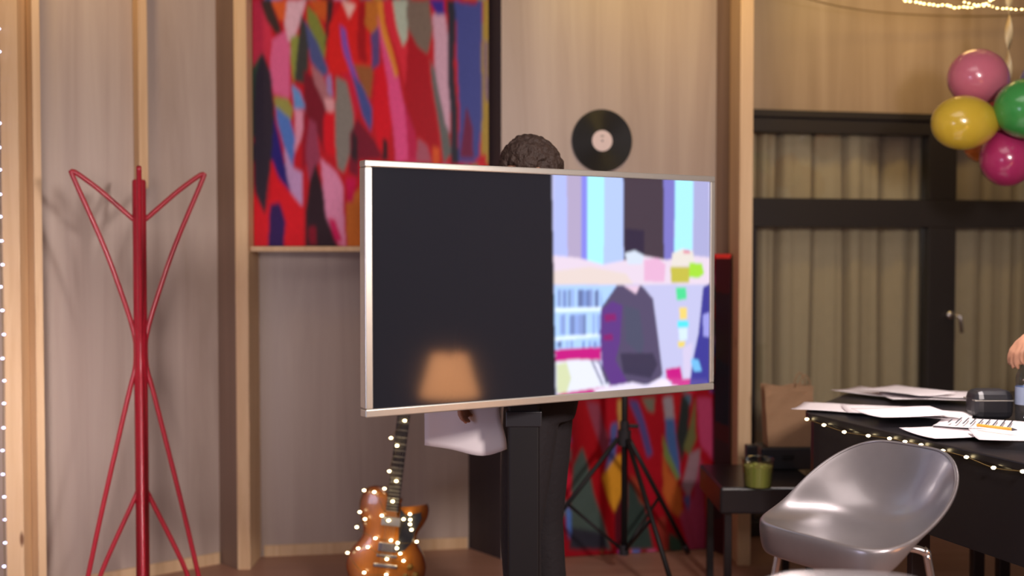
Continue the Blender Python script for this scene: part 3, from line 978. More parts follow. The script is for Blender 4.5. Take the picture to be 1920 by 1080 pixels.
for k in range(6):
    bm = nb(); tube(bm, [(-.02 + k * .008, -.060, .13), (-.017 + k * .0068, -.059, .78)], .0006, 5); obj('string', bm, M['silver'], gt)
for kx, kz in ((.10, .13), (.125, .10), (.085, .09), (.11, .065)):
    bm = nb(); lathe(bm, [(0, .014), (.011, .014), (.013, 0), (0, 0)], 16, Matrix.Translation((kx, -.03, kz)) @ RX); obj('knob', bm, mat('amber_knob', (.35, .2, .03), .3), gt, smooth=True)
# floor stand for the guitar
gs = empty('guitar_stand', (G0.x, 4.585, 0), 'low black tubular stand under the sunburst guitar', 'stand')
bm = nb()
tube(bm, [(0, .10, .30), (0, .14, .012)], .009); tube(bm, [(0, .10, .30), (-.15, -.17, .012)], .009); tube(bm, [(0, .10, .30), (.15, -.17, .012)], .009)
obj('frame', bm, M['black_metal'], gs, smooth=True)
bm = nb()
for sx_ in (-1, 1):
    tube(bm, [(sx_ * .085, -.05, .13), (sx_ * .085, -.06, .032), (sx_ * .085, -.16, .030), (sx_ * .085, -.168, .055)], .008)
tube(bm, [(-.085, -.05, .12), (.085, -.05, .12)], .008)
obj('yoke', bm, M['dark_plastic'], gs, smooth=True)

gl = empty('string_lights', (G0.x, 4.40, 0.0), 'warm white fairy lights wound around the sunburst guitar', 'string lights')
BUL = [(632,155),(550,258),(586,304),(540,456),(582,515),(511,560),(560,636),(495,720),(535,750),(450,580),(390,570),(364,699),(395,741),(346,789),(457,855),(550,868),(590,883),(703,876),(672,805),(663,772),(665,745),(663,712),(625,742),(585,915),(605,947),(625,990),(525,980),(412,908),(355,916),(291,942),(390,1060),(522,1073)]
gi = gm.inverted()
def on_guitar(cx_, cy_, off=0.012):
    px, py = 560 + cx_ / 3.177, 740 + cy_ / 3.177
    o_ = gi @ Vector((0, 0, EYE)); d_ = (gi.to_3x3() @ ray(px, py))
    t_ = (-.055 - off - o_.y) / d_.y
    return gm @ (o_ + d_ * t_) - Vector(gl.location)
gp = [on_guitar(*b) for b in BUL]
bm = nb(); tube(bm, spline(gp, 5), .0012, 5); obj('wire', bm, M['wire'], gl)
def bulb(p, parent, m, r=.0065):
    bm = nb(); sphere(bm, (0, 0, 0), r, 10, (1.25, 1, .85)); o = obj('bulb', bm, m, parent, smooth=True); o.location = p; return o
b0_ = bulb(gp[0], gl, M['warm_bulb'], .0055)
for p in gp[1:]:
    o = b0_.copy(); C.objects.link(o); o.parent = gl; o.location = p

# ------------------------------------------------------------------ people
def ring_tube(bm, secs, seg=16):
    """secs: (centre, rx, ry, axis_x, axis_y)"""
    rings = []
    for c, rx, ry, ax, ay in secs:
        rings.append([bm.verts.new(Vector(c) + ax * (rx * math.cos(2 * PI * k / seg)) + ay * (ry * math.sin(2 * PI * k / seg))) for k in range(seg)])
    for a_, b_ in zip(rings[:-1], rings[1:]):
        for k in range(seg): bm.faces.new((a_[k], a_[(k + 1) % seg], b_[(k + 1) % seg], b_[k]))
    bm.faces.new(rings[0][::-1]); bm.faces.new(rings[-1])

def limb(bm, pts, rad, seg=14):
    tube(bm, pts, rad, seg)
    for p, r in zip(pts, rad): sphere(bm, p, r * .98, 12)

def remesh(o, vox, smooth=4):
    m_ = o.modifiers.new('remesh', 'REMESH'); m_.mode = 'VOXEL'; m_.voxel_size = vox; m_.use_smooth_shade = True
    s_ = o.modifiers.new('smooth', 'SMOOTH'); s_.factor = .5; s_.iterations = smooth

def hand(bm, wrist, d, palm_n, curl=0.6, side=1):
    """right-handed frame: d along the hand, palm_n out of the palm"""
    d = d.normalized(); pn = (palm_n - d * palm_n.dot(d)).normalized(); s = d.cross(pn) * side
    pc = wrist + d * .05
    rot = Matrix((s, pn, d)).transposed().to_4x4()
    sphere(bm, pc, .05, 14, (.82, .33, 1.05), rot)
    limb(bm, [wrist - d * .03, wrist + d * .02], [.027, .027])
    L = [.064, .076, .080, .074]
    for k in range(4):
        b = wrist + d * (.088 - abs(k - 2) * .004) + s * ((k - 1.5) * -.0195)
        ang = 0; p = [b]; r = [.0098, .0092, .0084, .0074]
        c_ = curl * (1 + .12 * (k - 1.5))
        for j, f in enumerate((.45, .32, .23)):
            ang += c_ * (0.7 if j == 0 else 0.9)
            p.append(p[-1] + (d * math.cos(ang) + pn * math.sin(ang)) * L[3 - k] * f * 1.15)
        limb(bm, p, r, 10)
    b = wrist + d * .025 + s * .03
    limb(bm, [b, b + s * .022 + d * .028 + pn * .012, b + s * .020 + d * .055 + pn * .026, b + s * .010 + d * .078 + pn * .034], [.014, .012, .0105, .009], 10)

def person(name, loc, label, J, cloth, face, curl, H=1.8):
    """J in local coordinates, face = unit heading"""
    root = empty(name, loc, label, 'person')
    f = Vector(face).normalized(); sd = Vector((0, 0, 1)).cross(f).normalized()   # sd: the person's left
    up = Vector((0, 0, 1))
    V = {k: Vector(v) for k, v in J.items()}
    bm = nb()
    hip, neck, head = V['hip'], V['neck'], V['head']
    tors = lambda g: [(hip + up * -.04, .15 + g, .105 + g, sd, f), (hip + up * .06, .158 + g, .11 + g, sd, f), (hip.lerp(neck, .35), .138 + g, .10 + g, sd, f), (hip.lerp(neck, .62), .158 + g, .115 + g, sd, f), (hip.lerp(neck, .84), .175 + g, .105 + g, sd, f), (hip.lerp(neck, .93), .15 + g, .085 + g, sd, f), (neck, .065 + g, .06 + g, sd, f)]
    ring_tube(bm, tors(-.012), 24)
    limb(bm, [neck - up * .03, neck + up * .04, head - up * .05], [.062, .056, .058])
    ht = V.get('tilt', f)          # nose direction
    hu = (up - ht * up.dot(ht)).normalized()
    hs = hu.cross(ht)
    rot = Matrix((hs, ht, hu)).transposed().to_4x4()
    sphere(bm, head, .1, 24, (.76, .95, 1.12), rot)
    sphere(bm, head - hu * .055 + ht * .025, .062, 16, (.92, 1.0, 1.0), rot)      # jaw
    sphere(bm, head + ht * .095 - hu * .018, .016, 10, (.8, 1.1, 1.7), rot)       # nose
    sphere(bm, head + ht * .104 - hu * .035, .013, 10, (1.2, 1, .8), rot)
    sphere(bm, head + ht * .082 - hu * .062, .02, 10, (1.3, .6, .35), rot)        # lips
    sphere(bm, head + ht * .080 - hu * .074, .018, 10, (1.2, .6, .4), rot)
    sphere(bm, head + ht * .074 - hu * .10, .022, 10, None or (1.1, .8, .8), rot) # chin
    for s_ in (-1, 1):
        sphere(bm, head + hs * (.077 * s_) - hu * .01 - ht * .005, .03, 10, (.3, .65, 1.05), rot)
        sphere(bm, head + hs * (.032 * s_) + ht * .085 + hu * .022, .02, 10, (1.2, .4, .35), rot)
    for s_, q in ((1, 'l'), (-1, 'r')):
        limb(bm, [V['sh_' + q], V['el_' + q], V['wr_' + q]], [.046, .036, .026])
        dd = V['wr_' + q] - V['el_' + q]
        if 'hd_' + q in V: dd = V['hd_' + q]
        hand(bm, V['wr_' + q], dd, V.get('pn_' + q, -sd * s_), curl[q], side=s_)
        limb(bm, [V['hp_' + q], V['kn_' + q], V['an_' + q]], [.075, .05, .037])
        limb(bm, [V['an_' + q], V['an_' + q] + f * .10 - up * .045], [.036, .03])
    body = obj('body', bm, M['skin'], root); remesh(body, .0055)
    bm = nb(); ring_tube(bm, tors(.012)[:-1] + [(neck - up * .005, .075, .07, sd, f)], 24)
    for q in 'lr':
        e, wv = V['el_' + q], V['wr_' + q]
        limb(bm, [V['sh_' + q], V['sh_' + q].lerp(e, .5), e, e.lerp(wv, .5), e.lerp(wv, .94)], [.068, .06, .052, .045, .037])
        sphere(bm, V['sh_' + q].lerp(neck - up * .08, .35), .075, 12)
    o = obj('shirt', bm, cloth[0], root); remesh(o, .008, 5)
    bm = nb(); ring_tube(bm, [(hip - up * .08, .15, .115, sd, f), (hip - up * .02, .172, .128, sd, f), (hip + up * .08, .165, .122, sd, f)], 24)
    for q in 'lr':
        a_, k_, n_ = V['hp_' + q], V['kn_' + q], V['an_' + q]
        limb(bm, [a_, a_.lerp(k_, .5), k_, k_.lerp(n_, .4), n_.lerp(k_, .03)], [.098, .086, .07, .066, .055])
    o = obj('trousers', bm, cloth[1], root); remesh(o, .009, 5)
    for q in 'lr':
        n_ = V['an_' + q]; bm = nb()
        g = Vector((n_.x, n_.y, 0))
        r3 = Matrix((sd, f, up)).transposed().to_4x4()
        sphere(bm, g + f * .075 + up * .040, .05, 16, (.95, 2.7, .8), r3); sphere(bm, g + up * .06, .05, 14, (1, 1.2, 1.1), r3)
        for v in bm.verts:
            if v.co.z < .003: v.co.z = .003
        o = obj('shoe', bm, M['shoe'], root); remesh(o, .007, 2)
    bm = nb(); rnd = random.Random(9)
    for k in range(520):
        th = rnd.uniform(0, 2 * PI); ph = math.acos(rnd.uniform(-.35, 1))
        v = Vector((math.sin(ph) * math.cos(th), math.sin(ph) * math.sin(th), math.cos(ph)))
        if v.y > .45 and v.z < .42: continue
        if abs(v.y) < .3 and v.z < 0: continue
        p = head + rot.to_3x3() @ Vector((v.x * .083, v.y * .103 - .006, v.z * .118 + .006))
        sphere(bm, p, rnd.uniform(.007, .013), 7)
    sphere(bm, head + hu * .018 - ht * .015, .1, 16, (.80, .94, 1.08), rot)
    o = obj('hair', bm, M['hair'], root); remesh(o, .0055, 1)
    for s_ in (-1, 1):
        bm = nb(); sphere(bm, head + hs * (.031 * s_) + ht * .081 + hu * .006, .0105, 12); sphere(bm, head + hs * (.031 * s_) + ht * .0885 + hu * .006, .005, 10, mi=1)
        obj('eye', bm, [M['eye'], M['hair']], root, smooth=True)
    return root

PX, PY = at(991, 477, 3.74).x, 3.74
person('person', (PX, PY, 0), 'person with tousled dark hair in black standing behind the television holding a white sheet',
       {'hip': (0.045, .0, .97), 'neck': (0.03, 0, 1.55), 'head': (.008, 0, 1.728), 'tilt': Vector((-.9, -.1, -.42)).normalized(),
        'sh_l': (0.03, .0 - .17, 1.44), 'el_l': (0.085, -.185, 1.17), 'wr_l': (-.172, -.175, 1.060), 'hd_l': (-.5, 0, -.87), 'pn_l': (.7, -.25, -.4),
        'sh_r': (0.03, .17, 1.44), 'el_r': (0.085, .20, 1.17), 'wr_r': (-.10, .02, 1.06), 'hd_r': (-.75, -.4, -.5), 'pn_r': (-.3, -.9, 0),
        'hp_l': (0.010, -.075, .93), 'kn_l': (-.028, -.085, .51), 'an_l': (-.01, -.09, .09),
        'hp_r': (0.065, .085, .93), 'kn_r': (0.055, .10, .51), 'an_r': (0.09, .11, .09)},
       (M['black_cloth'], M['trousers']), (-1, 0, 0), {'l': .5, 'r': .9})

# held sheet
sh = [at(792, 700, 3.59), at(934, 700, 3.60), at(944, 846, 3.60), at(798, 836, 3.59)]
bm = nb(); nn = 14; g = []
for j in range(nn + 1):
    row = []
    for i in range(nn + 1):
        u, v = i / nn, j / nn
        p = sh[0].lerp(sh[1], u).lerp(sh[3].lerp(sh[2], u), v)
        p = p + Vector((0.004 * math.sin(v * 9) * u + .018 * max(0, v - .6) * (u - .3) * 2, .014 * math.sin(u * 5 + 1) * v, -.012 * math.sin(u * PI) * v + .012 * u * v * math.sin(u * 7)))
        row.append(bm.verts.new(p))
    g.append(row)
for j in range(nn):
    for i in range(nn): bm.faces.new((g[j][i], g[j][i + 1], g[j + 1][i + 1], g[j + 1][i]))
o = obj('sheet_of_paper', bm, M['paper'], smooth=True); o.modifiers.new('t', 'SOLIDIFY').thickness = .0008
tag(o, 'white sheet of paper held below the television edge by the standing person', 'paper')

# ------------------------------------------------------------------ black desk
DZ = .88
def dk(px, py, z=DZ): return onz(px, py, z)
c0 = dk(1503, 772); c1 = dk(1920, 868)
dd = (c1 - c0).normalized()
far = c1 + dd * .35
plan = [Vector((c0.x, c0.y)), Vector((c1.x, c1.y)), Vector((far.x, far.y)), Vector((2.15, far.y + .1)), Vector((2.15, 4.55)), Vector((1.42, 4.55))]
def rounded(plan, k=.12):
    out_ = []
    n_ = len(plan)
    for i in range(n_):
        p, a_, b_ = plan[i], plan[i - 1], plan[(i + 1) % n_]
        da, db = (a_ - p).normalized() * min(k, (a_ - p).length * .4), (b_ - p).normalized() * min(k, (b_ - p).length * .4)
        for t_ in (0, .25, .5, .75, 1):
            out_.append((p + da) * (1 - t_) ** 2 + p * 2 * t_ * (1 - t_) + (p + db) * t_ ** 2)
    return out_
dsk = empty('desk', (1.5, 3.8, 0), 'black bar height desk covered with papers, fairy lights along its edge', 'desk')
off = Vector((1.5, 3.8))
rp_ = rounded(plan, .07)
bm = nb(); prism(bm, [p - off for p in rp_], DZ - .025, DZ); obj('desktop', bm, M['black_desk'], dsk, bevel=.004)
cen2 = sum(plan, Vector((0, 0))) / len(plan)
ins = [p + (cen2 - p).normalized() * .02 for p in rp_]
bm = nb()
inn = [p + (cen2 - p).normalized() * .045 for p in rp_]
n = len(ins)
vs = [[bm.verts.new((p.x - off.x, p.y - off.y, z)) for p in L_] for L_, z in ((ins, DZ - .026), (ins, .588), (inn, .588), (inn, DZ - .026))]
for k in range(3):
    for i in range(n): bm.faces.new((vs[k][i], vs[k][(i + 1) % n], vs[k + 1][(i + 1) % n], vs[k + 1][i]))
for i in range(n): bm.faces.new((vs[3][i], vs[3][(i + 1) % n], vs[0][(i + 1) % n], vs[0][i]))
obj('apron', bm, M['black_desk'], dsk)
for q in (at(1722, 1050, 3.55), at(1832, 1050, 4.35), at(1880, 1050, 4.35), at(1560, 1050, 4.15), Vector((2.0, 2.9, 0))):
    bm = nb(); box(bm, (q.x - off.x, q.y - off.y, .31), (.045 if q.y > 4 else .06, .045, .62)); obj('leg', bm, M['black_desk'], dsk, bevel=.004)

dl = empty('string_lights', (c0.x, c0.y, 0), 'warm fairy lights strung along the edge of the black desk', 'string lights')
DB = [(1513,786),(1545,797),(1583,810),(1628,817),(1668,822),(1697,828),(1727,834),(1768,845),(1812,857),(1863,877),(1918,884)]
e0, e1 = Vector((c0.x, c0.y)), Vector((c1.x, c1.y))
perp = Vector((dd.y, -dd.x)); perp = perp if perp.dot(cen2 - e0) < 0 else -perp
def on_edge(px, py):
    a_ = e0 + perp * .012; d2 = e1 - e0; k = (px - 960) / F
    # plan ray x = k' y with pitch-corrected direction
    r_ = ray(px, py); k = r_.x / r_.y
    t_ = (k * a_.y - a_.x) / (d2.x - k * d2.y)
    p2 = a_ + d2 * t_
    return at(px, py, p2.y)
dp = [on_edge(*p) - Vector((c0.x, c0.y, 0)) for p in DB]
bm = nb(); tube(bm, spline(dp, 6), .0013, 5); obj('wire', bm, M['wire'], dl)
for p in dp:
    o = b0_.copy(); C.objects.link(o); o.parent = dl; o.location = p; o.scale = (1.05, 1.05, 1.0)

# papers: A4 sheets, slightly curled, text lines on some
def sheet(px, py, rz_, lift, label, w_=.21, h_=.297, curl=.005, text=False):
    c = onz(px, py, DZ + .002)
    bm = nb(); N_ = 10; g = []
    for j in range(N_ + 1):
        row = []
        for i in range(N_ + 1):
            u, v = i / N_ - .5, j / N_ - .5
            z = curl * (2 * abs(u) ** 2 * 2 + math.sin(v * 5 + px) * .3 + .3)
            row.append(bm.verts.new((u * w_, v * h_, z)))
        g.append(row)
    for j in range(N_):
        for i in range(N_): bm.faces.new((g[j][i], g[j][i + 1], g[j + 1][i + 1], g[j + 1][i]))
    o = obj('paper_sheet', bm, M['paper'], smooth=True)
    o.modifiers.new('t', 'SOLIDIFY').thickness = .0015
    o.location = (c.x, c.y, DZ + .003 + lift); o.rotation_euler = (0, 0, R(rz_))
    tag(o, label, 'paper', 'loose papers on the black desk')
    if text:
        bm = nb()
        for k in range(9): box(bm, (0.0 if k else -.03, h_ * .36 - k * .022, .012), (w_ * (.7 if k else .4), .005, .0006))
        obj('printed_lines', bm, M['ink'], o)
    return o
sheet(1572, 768, 62, .000, 'white sheet at the left corner of the black desk, just over its edge')
sheet(1665, 775, 80, .006, 'white sheet lying to the right of the corner sheet, above the fairy lights')
sheet(1735, 785, 66, .011, 'white sheet in the middle of the desk pile, pointing at the black pouch', text=False)
sheet(1645, 741, 40, .006, 'rearmost white sheet, its tip standing out against the curtain')
sheet(1735, 752, 85, .013, 'white sheet behind the middle of the pile, left of the black pouch')
sheet(1795, 752, 70, .019, 'white sheet tucked beside the black pouch at the back of the desk')
sheet(1800, 815, 100, .004, 'white sheet at the front edge of the desk above the last fairy lights')
sheet(1850, 806, 60, .012, 'white sheet under the orange pencil', text=True)
sheet(1925, 832, 75, .018, 'frontmost white sheet at the right frame edge')
sheet(1700, 748, 30, .027, 'white sheet turned crosswise at the back, above the sheet beside the pouch')
sheet(1700, 790, 100, .025, 'white sheet under the middle pile, its edge nearest the grey stool')
# orange pencil
p0, p1 = onz(1832, 797, DZ + .04), onz(1907, 806, DZ + .04)
pen = empty('pencil', p0, 'orange pencil lying on the papers of the black desk', 'pencil')
dv = p1 - p0
bm = nb(); tube(bm, [(0, 0, 0), dv * .88], .0048, 6); obj('barrel', bm, M['orange'], pen)
bm = nb(); tube(bm, [dv * .88, dv], [.0048, .001], 8); obj('tip', bm, M['ink'], pen)
p0, p1 = onz(1655, 772, DZ + .03), onz(1612, 771, DZ + .03)
# black pouch
c = onz(1861, 790, DZ)
pz = empty('camera_pouch', (c.x + .01, c.y + .05, DZ), 'black glossy rounded pouch on the desk left of the water bottle', 'pouch')
bm = nb(); box(bm, (0, 0, .053), (.14, .10, .105)); o = obj('case', bm, M['dark_plastic'], pz, bevel=.03)
bm = nb(); box(bm, (0, 0, .07), (.139, .104, .004)); obj('zip', bm, M['silver'], pz, bevel=.001)
# water bottle
bt = onz(1922, 792, DZ)
btl = empty('water_bottle', (bt.x, bt.y, DZ + .002), 'clear plastic water bottle with blue cap at the right end of the desk', 'bottle')
bm = nb()
prof = [(0, 0), (.026, 0), (.031, .006), (.032, .03)]
for k in range(6): prof += [(.0325, .035 + k * .016), (.0305, .043 + k * .016)]
prof += [(.0325, .14), (.031, .155), (.022, .18), (.0135, .197), (.0125, .212)]
lathe(bm, prof, 28); obj('bottle_body', bm, M['bottle'], btl, smooth=True)
bm = nb(); lathe(bm, [(0, .205), (.0155, .205), (.0155, .225), (.014, .228), (0, .228)], 24); obj('cap', bm, M['blue_cap'], btl, smooth=True)
bm = nb(); lathe(bm, [(.0333, .06), (.0333, .12)], 28); obj('bottle_label', bm, mat('blue_label', (.30, .36, .50), .5), btl, smooth=True)

# person at the right, only the hand reaching the bottle is in frame
HY = bt.y
cap = Vector((bt.x, HY, DZ + .23))
P2 = Vector((2.44, HY - .02, 0))
L2 = lambda v: tuple(Vector(v) - P2)
person('person', P2, 'person at the right edge reaching a hand down to the water bottle',
       {'hip': (0, 0, .95), 'neck': (-.02, 0, 1.50), 'head': (-.05, 0, 1.66), 'tilt': Vector((-.92, 0, -.38)).normalized(),
        'sh_r': (-.02, .17, 1.41), 'el_r': L2((cap.x + .36, HY + .08, 1.24)), 'wr_r': L2((cap.x + .058, HY + .012, cap.z + .085)), 'hd_r': (-.80, -.05, -.55), 'pn_r': (-.45, .0, -.9),
        'sh_l': (-.02, -.17, 1.41), 'el_l': (.05, -.24, 1.14), 'wr_l': (-.02, -.24, .90), 'hd_l': (0, 0, -1), 'pn_l': (0, .9, 0),
        'hp_l': (0, -.085, .91), 'kn_l': (-.01, -.095, .50), 'an_l': (.02, -.10, .09),
        'hp_r': (0, .085, .91), 'kn_r': (-.01, .10, .50), 'an_r': (.02, .11, .09)},
       (M['grey_cloth'], M['trousers']), (-1, 0, 0), {'l': .4, 'r': .55})

# ------------------------------------------------------------------ bar stools
def stool_shell():
    """x across, y backwards (front edge at y=0), z above the seat level"""
    bm = nb()
    NA, NR = 72, 16
    cx0, cy0 = 0.0, 0.20
    def sst(a_, b_, v):
        t_ = min(1, max(0, (v - a_) / (b_ - a_))); return t_ * t_ * (3 - 2 * t_)
    def outline(th):
        # th from the back (0) round both sides to the front (pi)
        c_, s_ = math.cos(th), math.sin(th)
        e = 2.3 if c_ > 0 else 4.5
        rx, ry = 0.245 - .028 * (1 - c_) / 2, (0.235 if c_ > 0 else 0.205)
        r_ = (abs(s_ / rx) ** e + abs(c_ / ry) ** e) ** (-1 / e)
        return s_ * r_, c_ * r_
    cv = bm.verts.new((cx0, cy0, -.022)); prev = None; rings_ = []
    for j in range(1, NR + 1):
        q = j / NR; row = []
        for k in range(NA):
            th = 2 * PI * k / NA; ph = th if th <= PI else 2 * PI - th
            x, y = outline(th)
            H = .195 * (1 - sst(R(20), R(140), ph)) ** 1.45
            front = sst(R(112), R(138), ph)
            z = -.022 + .022 * q ** 2.5 * (1 - .2 * front) + H * q ** 3.6
            f_ = q - .05 * (1 - front) * (q ** 6) * (1 if H > .05 else 0)
            row.append(bm.verts.new((cx0 + x * q, cy0 + y * q, z)))
        rings_.append(row)
    for dz, dr in ((-.010, 1.006), (-.034, 1.004), (-.062, .99), (-.084, .965)):
        row = []
        for k in range(NA):
            th = 2 * PI * k / NA; ph = th if th <= PI else 2 * PI - th
            x, y = outline(th); b_ = rings_[NR - 1][k].co
            front = sst(R(100), R(138), ph)
            g_ = .06 + .94 * front
            row.append(bm.verts.new((cx0 + x * (1 + (dr - 1) * g_), cy0 + y * (1 + (dr - 1) * g_), b_.z + dz * g_)))
        rings_.append(row)
    for k in range(NA): bm.faces.new((cv, rings_[0][k], rings_[0][(k + 1) % NA]))
    for a_, b_ in zip(rings_[:-1], rings_[1:]):
        for k in range(NA): bm.faces.new((a_[k], b_[k], b_[(k + 1) % NA], a_[(k + 1) % NA]))
    return bm
def make_stool(loc, rot, label, zs=.715):
    root = empty('bar_stool', (loc[0], loc[1], 0), label, 'stool', rot, 'pearl grey bar stools')
    o = obj('seat_shell', stool_shell(), M['shell'], root, smooth=True)
    o.location = (0, 0, zs)
    s_ = o.modifiers.new('t', 'SOLIDIFY'); s_.thickness = .010; s_.offset = 0
    b_ = o.modifiers.new('s', 'SUBSURF'); b_.levels = 1; b_.render_levels = 2
    tops = [(-.15, .06), (.15, .06), (-.14, .30), (.14, .30)]
    bots = [(-.22, -.02), (.22, -.02), (-.22, .40), (.22, .40)]
    for (a_, b_), (c_, d_) in zip(tops, bots):
        bm = nb(); tube(bm, spline([(a_ * .7, b_ + (0.03 if b_ < .2 else -.03), zs - .052), (a_, b_, zs - .065), (a_ * .9 + c_ * .1, b_ * .9 + d_ * .1, zs - .12), (c_, d_, .012)], 6), .011, 12)
        obj('leg', bm, M['chrome'], root, smooth=True)
    bm = nb(); k = .38
    cs = [Vector((a_ * (k) + c_ * (1 - k), b_ * k + d_ * (1 - k), .27)) for (a_, b_), (c_, d_) in zip(tops, bots)]
    for p, q in ((0, 1), (1, 3), (3, 2), (2, 0)): tube(bm, [cs[p], cs[q]], .008, 10)
    obj('footrest', bm, M['chrome'], root, smooth=True)
    bm = nb(); box(bm, (0, .18, zs - .045), (.24, .22, .014)); obj('under_plate', bm, M['black_metal'], root, bevel=.003)
    return root
fl = onz(1405, 972, .715); fr = onz(1645, 1036, .715)
fmid = (fl + fr) / 2
ed = (fr - fl); ang = math.atan2(ed.y, ed.x)
print('front edge', ed.length, ang)
make_stool(fmid, ang, 'pearl grey low backed bar stool facing left beside the black desk')
bk = onz(1560, 1078, .91)
make_stool((bk.x - .02, bk.y - .42), R(-6), 'second pearl grey bar stool, only its back rim at the bottom frame edge', .715)

# ------------------------------------------------------------------ low black side table with things on it
SZ = .50
st2 = empty('side_table', (1.08, 4.68, 0), 'low black side table beside the pine post behind the bar stool', 'table')
bm = nb(); box(bm, (-.02, 0, SZ - .055), (.42, .50, .11)); obj('table_top', bm, M['black_desk'], st2, bevel=.01)
for sx_, sy_ in ((-1, -1), (1, -1), (-1, 1), (1, 1)):
    bm = nb(); box(bm, (-.02 + sx_ * .17, sy_ * .20, .195), (.03, .03, .39)); obj('leg', bm, M['black_desk'], st2, bevel=.003)
bx = empty('equipment_case', (1.215, 4.86, SZ), 'small black hard case on the side table carrying the paper bag', 'case')
bm = nb(); box(bm, (-.0, 0, .05), (.235, .15, .098)); obj('case_body', bm, M['dark_plastic'], bx, bevel=.008)
bm = nb(); box(bm, (0, -.078, .06), (.05, .008, .02)); obj('latch', bm, M['black_metal'], bx, bevel=.002)
bm = nb(); c = at(1413, 865, 4.83)
box(bm, (0, 0, .055), (.05, .05, .11)); o = obj('battery_charger', bm, M['dark_plastic'], bevel=.006); o.location = (1.055, 4.80, SZ + .001)
tag(o, 'small upright black charger behind the lime cup, left of the case', 'charger')
# kraft bag
bag = empty('paper_bag', (1.235, 4.86, SZ + .10), 'crumpled brown kraft paper bag with twisted handle in front of the curtain', 'bag')
bw, bd, bh = .205, .10, .265
bm = nb(); g = []; nz = 14
ringp = []
def rect(n_=10):
    o_ = []
    for (ax, ay, bx_, by_) in ((-1, -1, 1, -1), (1, -1, 1, 1), (1, 1, -1, 1), (-1, 1, -1, -1)):
        for k in range(n_):
            t_ = k / n_; o_.append((ax + (bx_ - ax) * t_, ay + (by_ - ay) * t_))
    return o_
rc_ = rect()
for j in range(nz + 1):
    v = j / nz; row = []
    for k, (x, y) in enumerate(rc_):
        cr = .006 * mnoise(Vector((x * 2.5, y * 2.5, v * 6))) * (0.2 + v)
        fold = -.014 * (1 - abs(y)) * (abs(x) > .99) * v
        row.append(bm.verts.new((x * (bw / 2 + fold / 1) * (1 + .05 * v) + cr - .01 * v, y * bd / 2 * (1 - .15 * v) + cr, bh * v + (.006 * math.sin(k * .9) if j == nz else 0))))
    g.append(row)
n = len(rc_)
for j in range(nz):
    for k in range(n): bm.faces.new((g[j][k], g[j][(k + 1) % n], g[j + 1][(k + 1) % n], g[j + 1][k]))
bm.faces.new(g[0][::-1])
o = obj('bag_body', bm, M['kraft'], bag); o.modifiers.new('t', 'SOLIDIFY').thickness = .0015
for yy in (-.042, .042):
    bm = nb(); tube(bm, spline([(.035, yy, .25), (.04, yy, .29), (.06, yy, .318), (.08, yy, .29), (.085, yy, .25)], 6), .003, 8); obj('bag_handle', bm, M['kraft'], bag, smooth=True)
# lime cup
cc = onz(1421, 912, SZ)
cup = empty('drink_cup', (cc.x, cc.y, SZ), 'clear plastic cup of lime green drink on the low side table', 'cup')
bm = nb(); lathe(bm, [(0, 0), (.056, 0), (.065, .112), (.067, .115), (.063, .112), (.054, .003)], 32); obj('cup_wall', bm, M['cup'], cup)
bm = nb(); lathe(bm, [(0, .004), (.052, .004), (.0595, .085), (0, .085)], 32); obj('drink', bm, M['lime'], cup)
for k in range(4):
    bm = nb(); sphere(bm, (.03 * math.cos(k * 1.7), .03 * math.sin(k * 1.7), .085), .014, 8, (1, .8, .6)); obj('ice_cube', bm, M['lime'], cup, smooth=True)

# ------------------------------------------------------------------ balloons
def balloon(px, py, Y, r, col, label, tiltx, tilty, ell=1.18):
    c = at(px, py, Y)
    root = empty('balloon', c, label, 'balloon', group='balloon cluster at the window')
    root.rotation_euler = (tiltx, tilty, 0)
    bm = nb(); prof = [(0, r * ell)]
    for k in range(1, 24):
        a_ = PI * k / 24
        q = 1 - .16 * max(0, -math.cos(a_)) ** 2
        prof.append((r * math.sin(a_) * q, r * ell * math.cos(a_) * (1 if math.cos(a_) > 0 else 1.14)))
    prof += [(.008, -r * ell * 1.15)]
    lathe(bm, prof, 40)
    m_ = mat(label.split()[0] + '_latex', col, .22, coat=.5, noise=(.03, 5)); b_ = m_.node_tree.nodes['Principled BSDF']
    b_.inputs['Subsurface Weight'].default_value = .15; b_.inputs['Subsurface Radius'].default_value = (.03, .02, .02)
    obj('balloon_skin', bm, m_, root, smooth=True)
    bm = nb(); lathe(bm, [(.005, -r * ell * 1.13), (.006, -r * ell * 1.15), (.013, -r * ell * 1.22), (.004, -r * ell * 1.19)], 14); obj('knot', bm, m_, root, smooth=True)
    return root
balloon(1833, 145, 4.62, .118, (.62, .17, .24), 'rose pink balloon at the top of the cluster', R(20), R(-75), 1.06)
balloon(1806, 230, 4.50, .112, (.62, .44, .04), 'yellow balloon at the left of the cluster', R(0), R(-88), 1.14)
balloon(1925, 204, 4.42, .120, (.05, .32, .07), 'green balloon at the right frame edge', R(0), R(-60), 1.06)
balloon(1888, 298, 4.55, .108, (.42, .03, .13), 'magenta balloon at the bottom of the cluster', R(5), R(172), 1.06)
balloon(1846, 262, 4.80, .092, (.55, .14, .02), 'orange balloon mostly hidden behind the yellow balloon', R(0), R(200), 1.1)
balloon(1878, 205, 4.98, .085, (.42, .05, .07), 'red balloon hidden in the middle of the cluster', R(10), R(30), 1.05)
balloon(1968, 150, 4.78, .115, (.06, .09, .35), 'blue balloon just showing above the green one', R(0), R(60), 1.05)
balloon(1955, 292, 4.72, .11, (.45, .03, .06), 'crimson balloon right of the magenta one', R(0), R(160), 1.05)
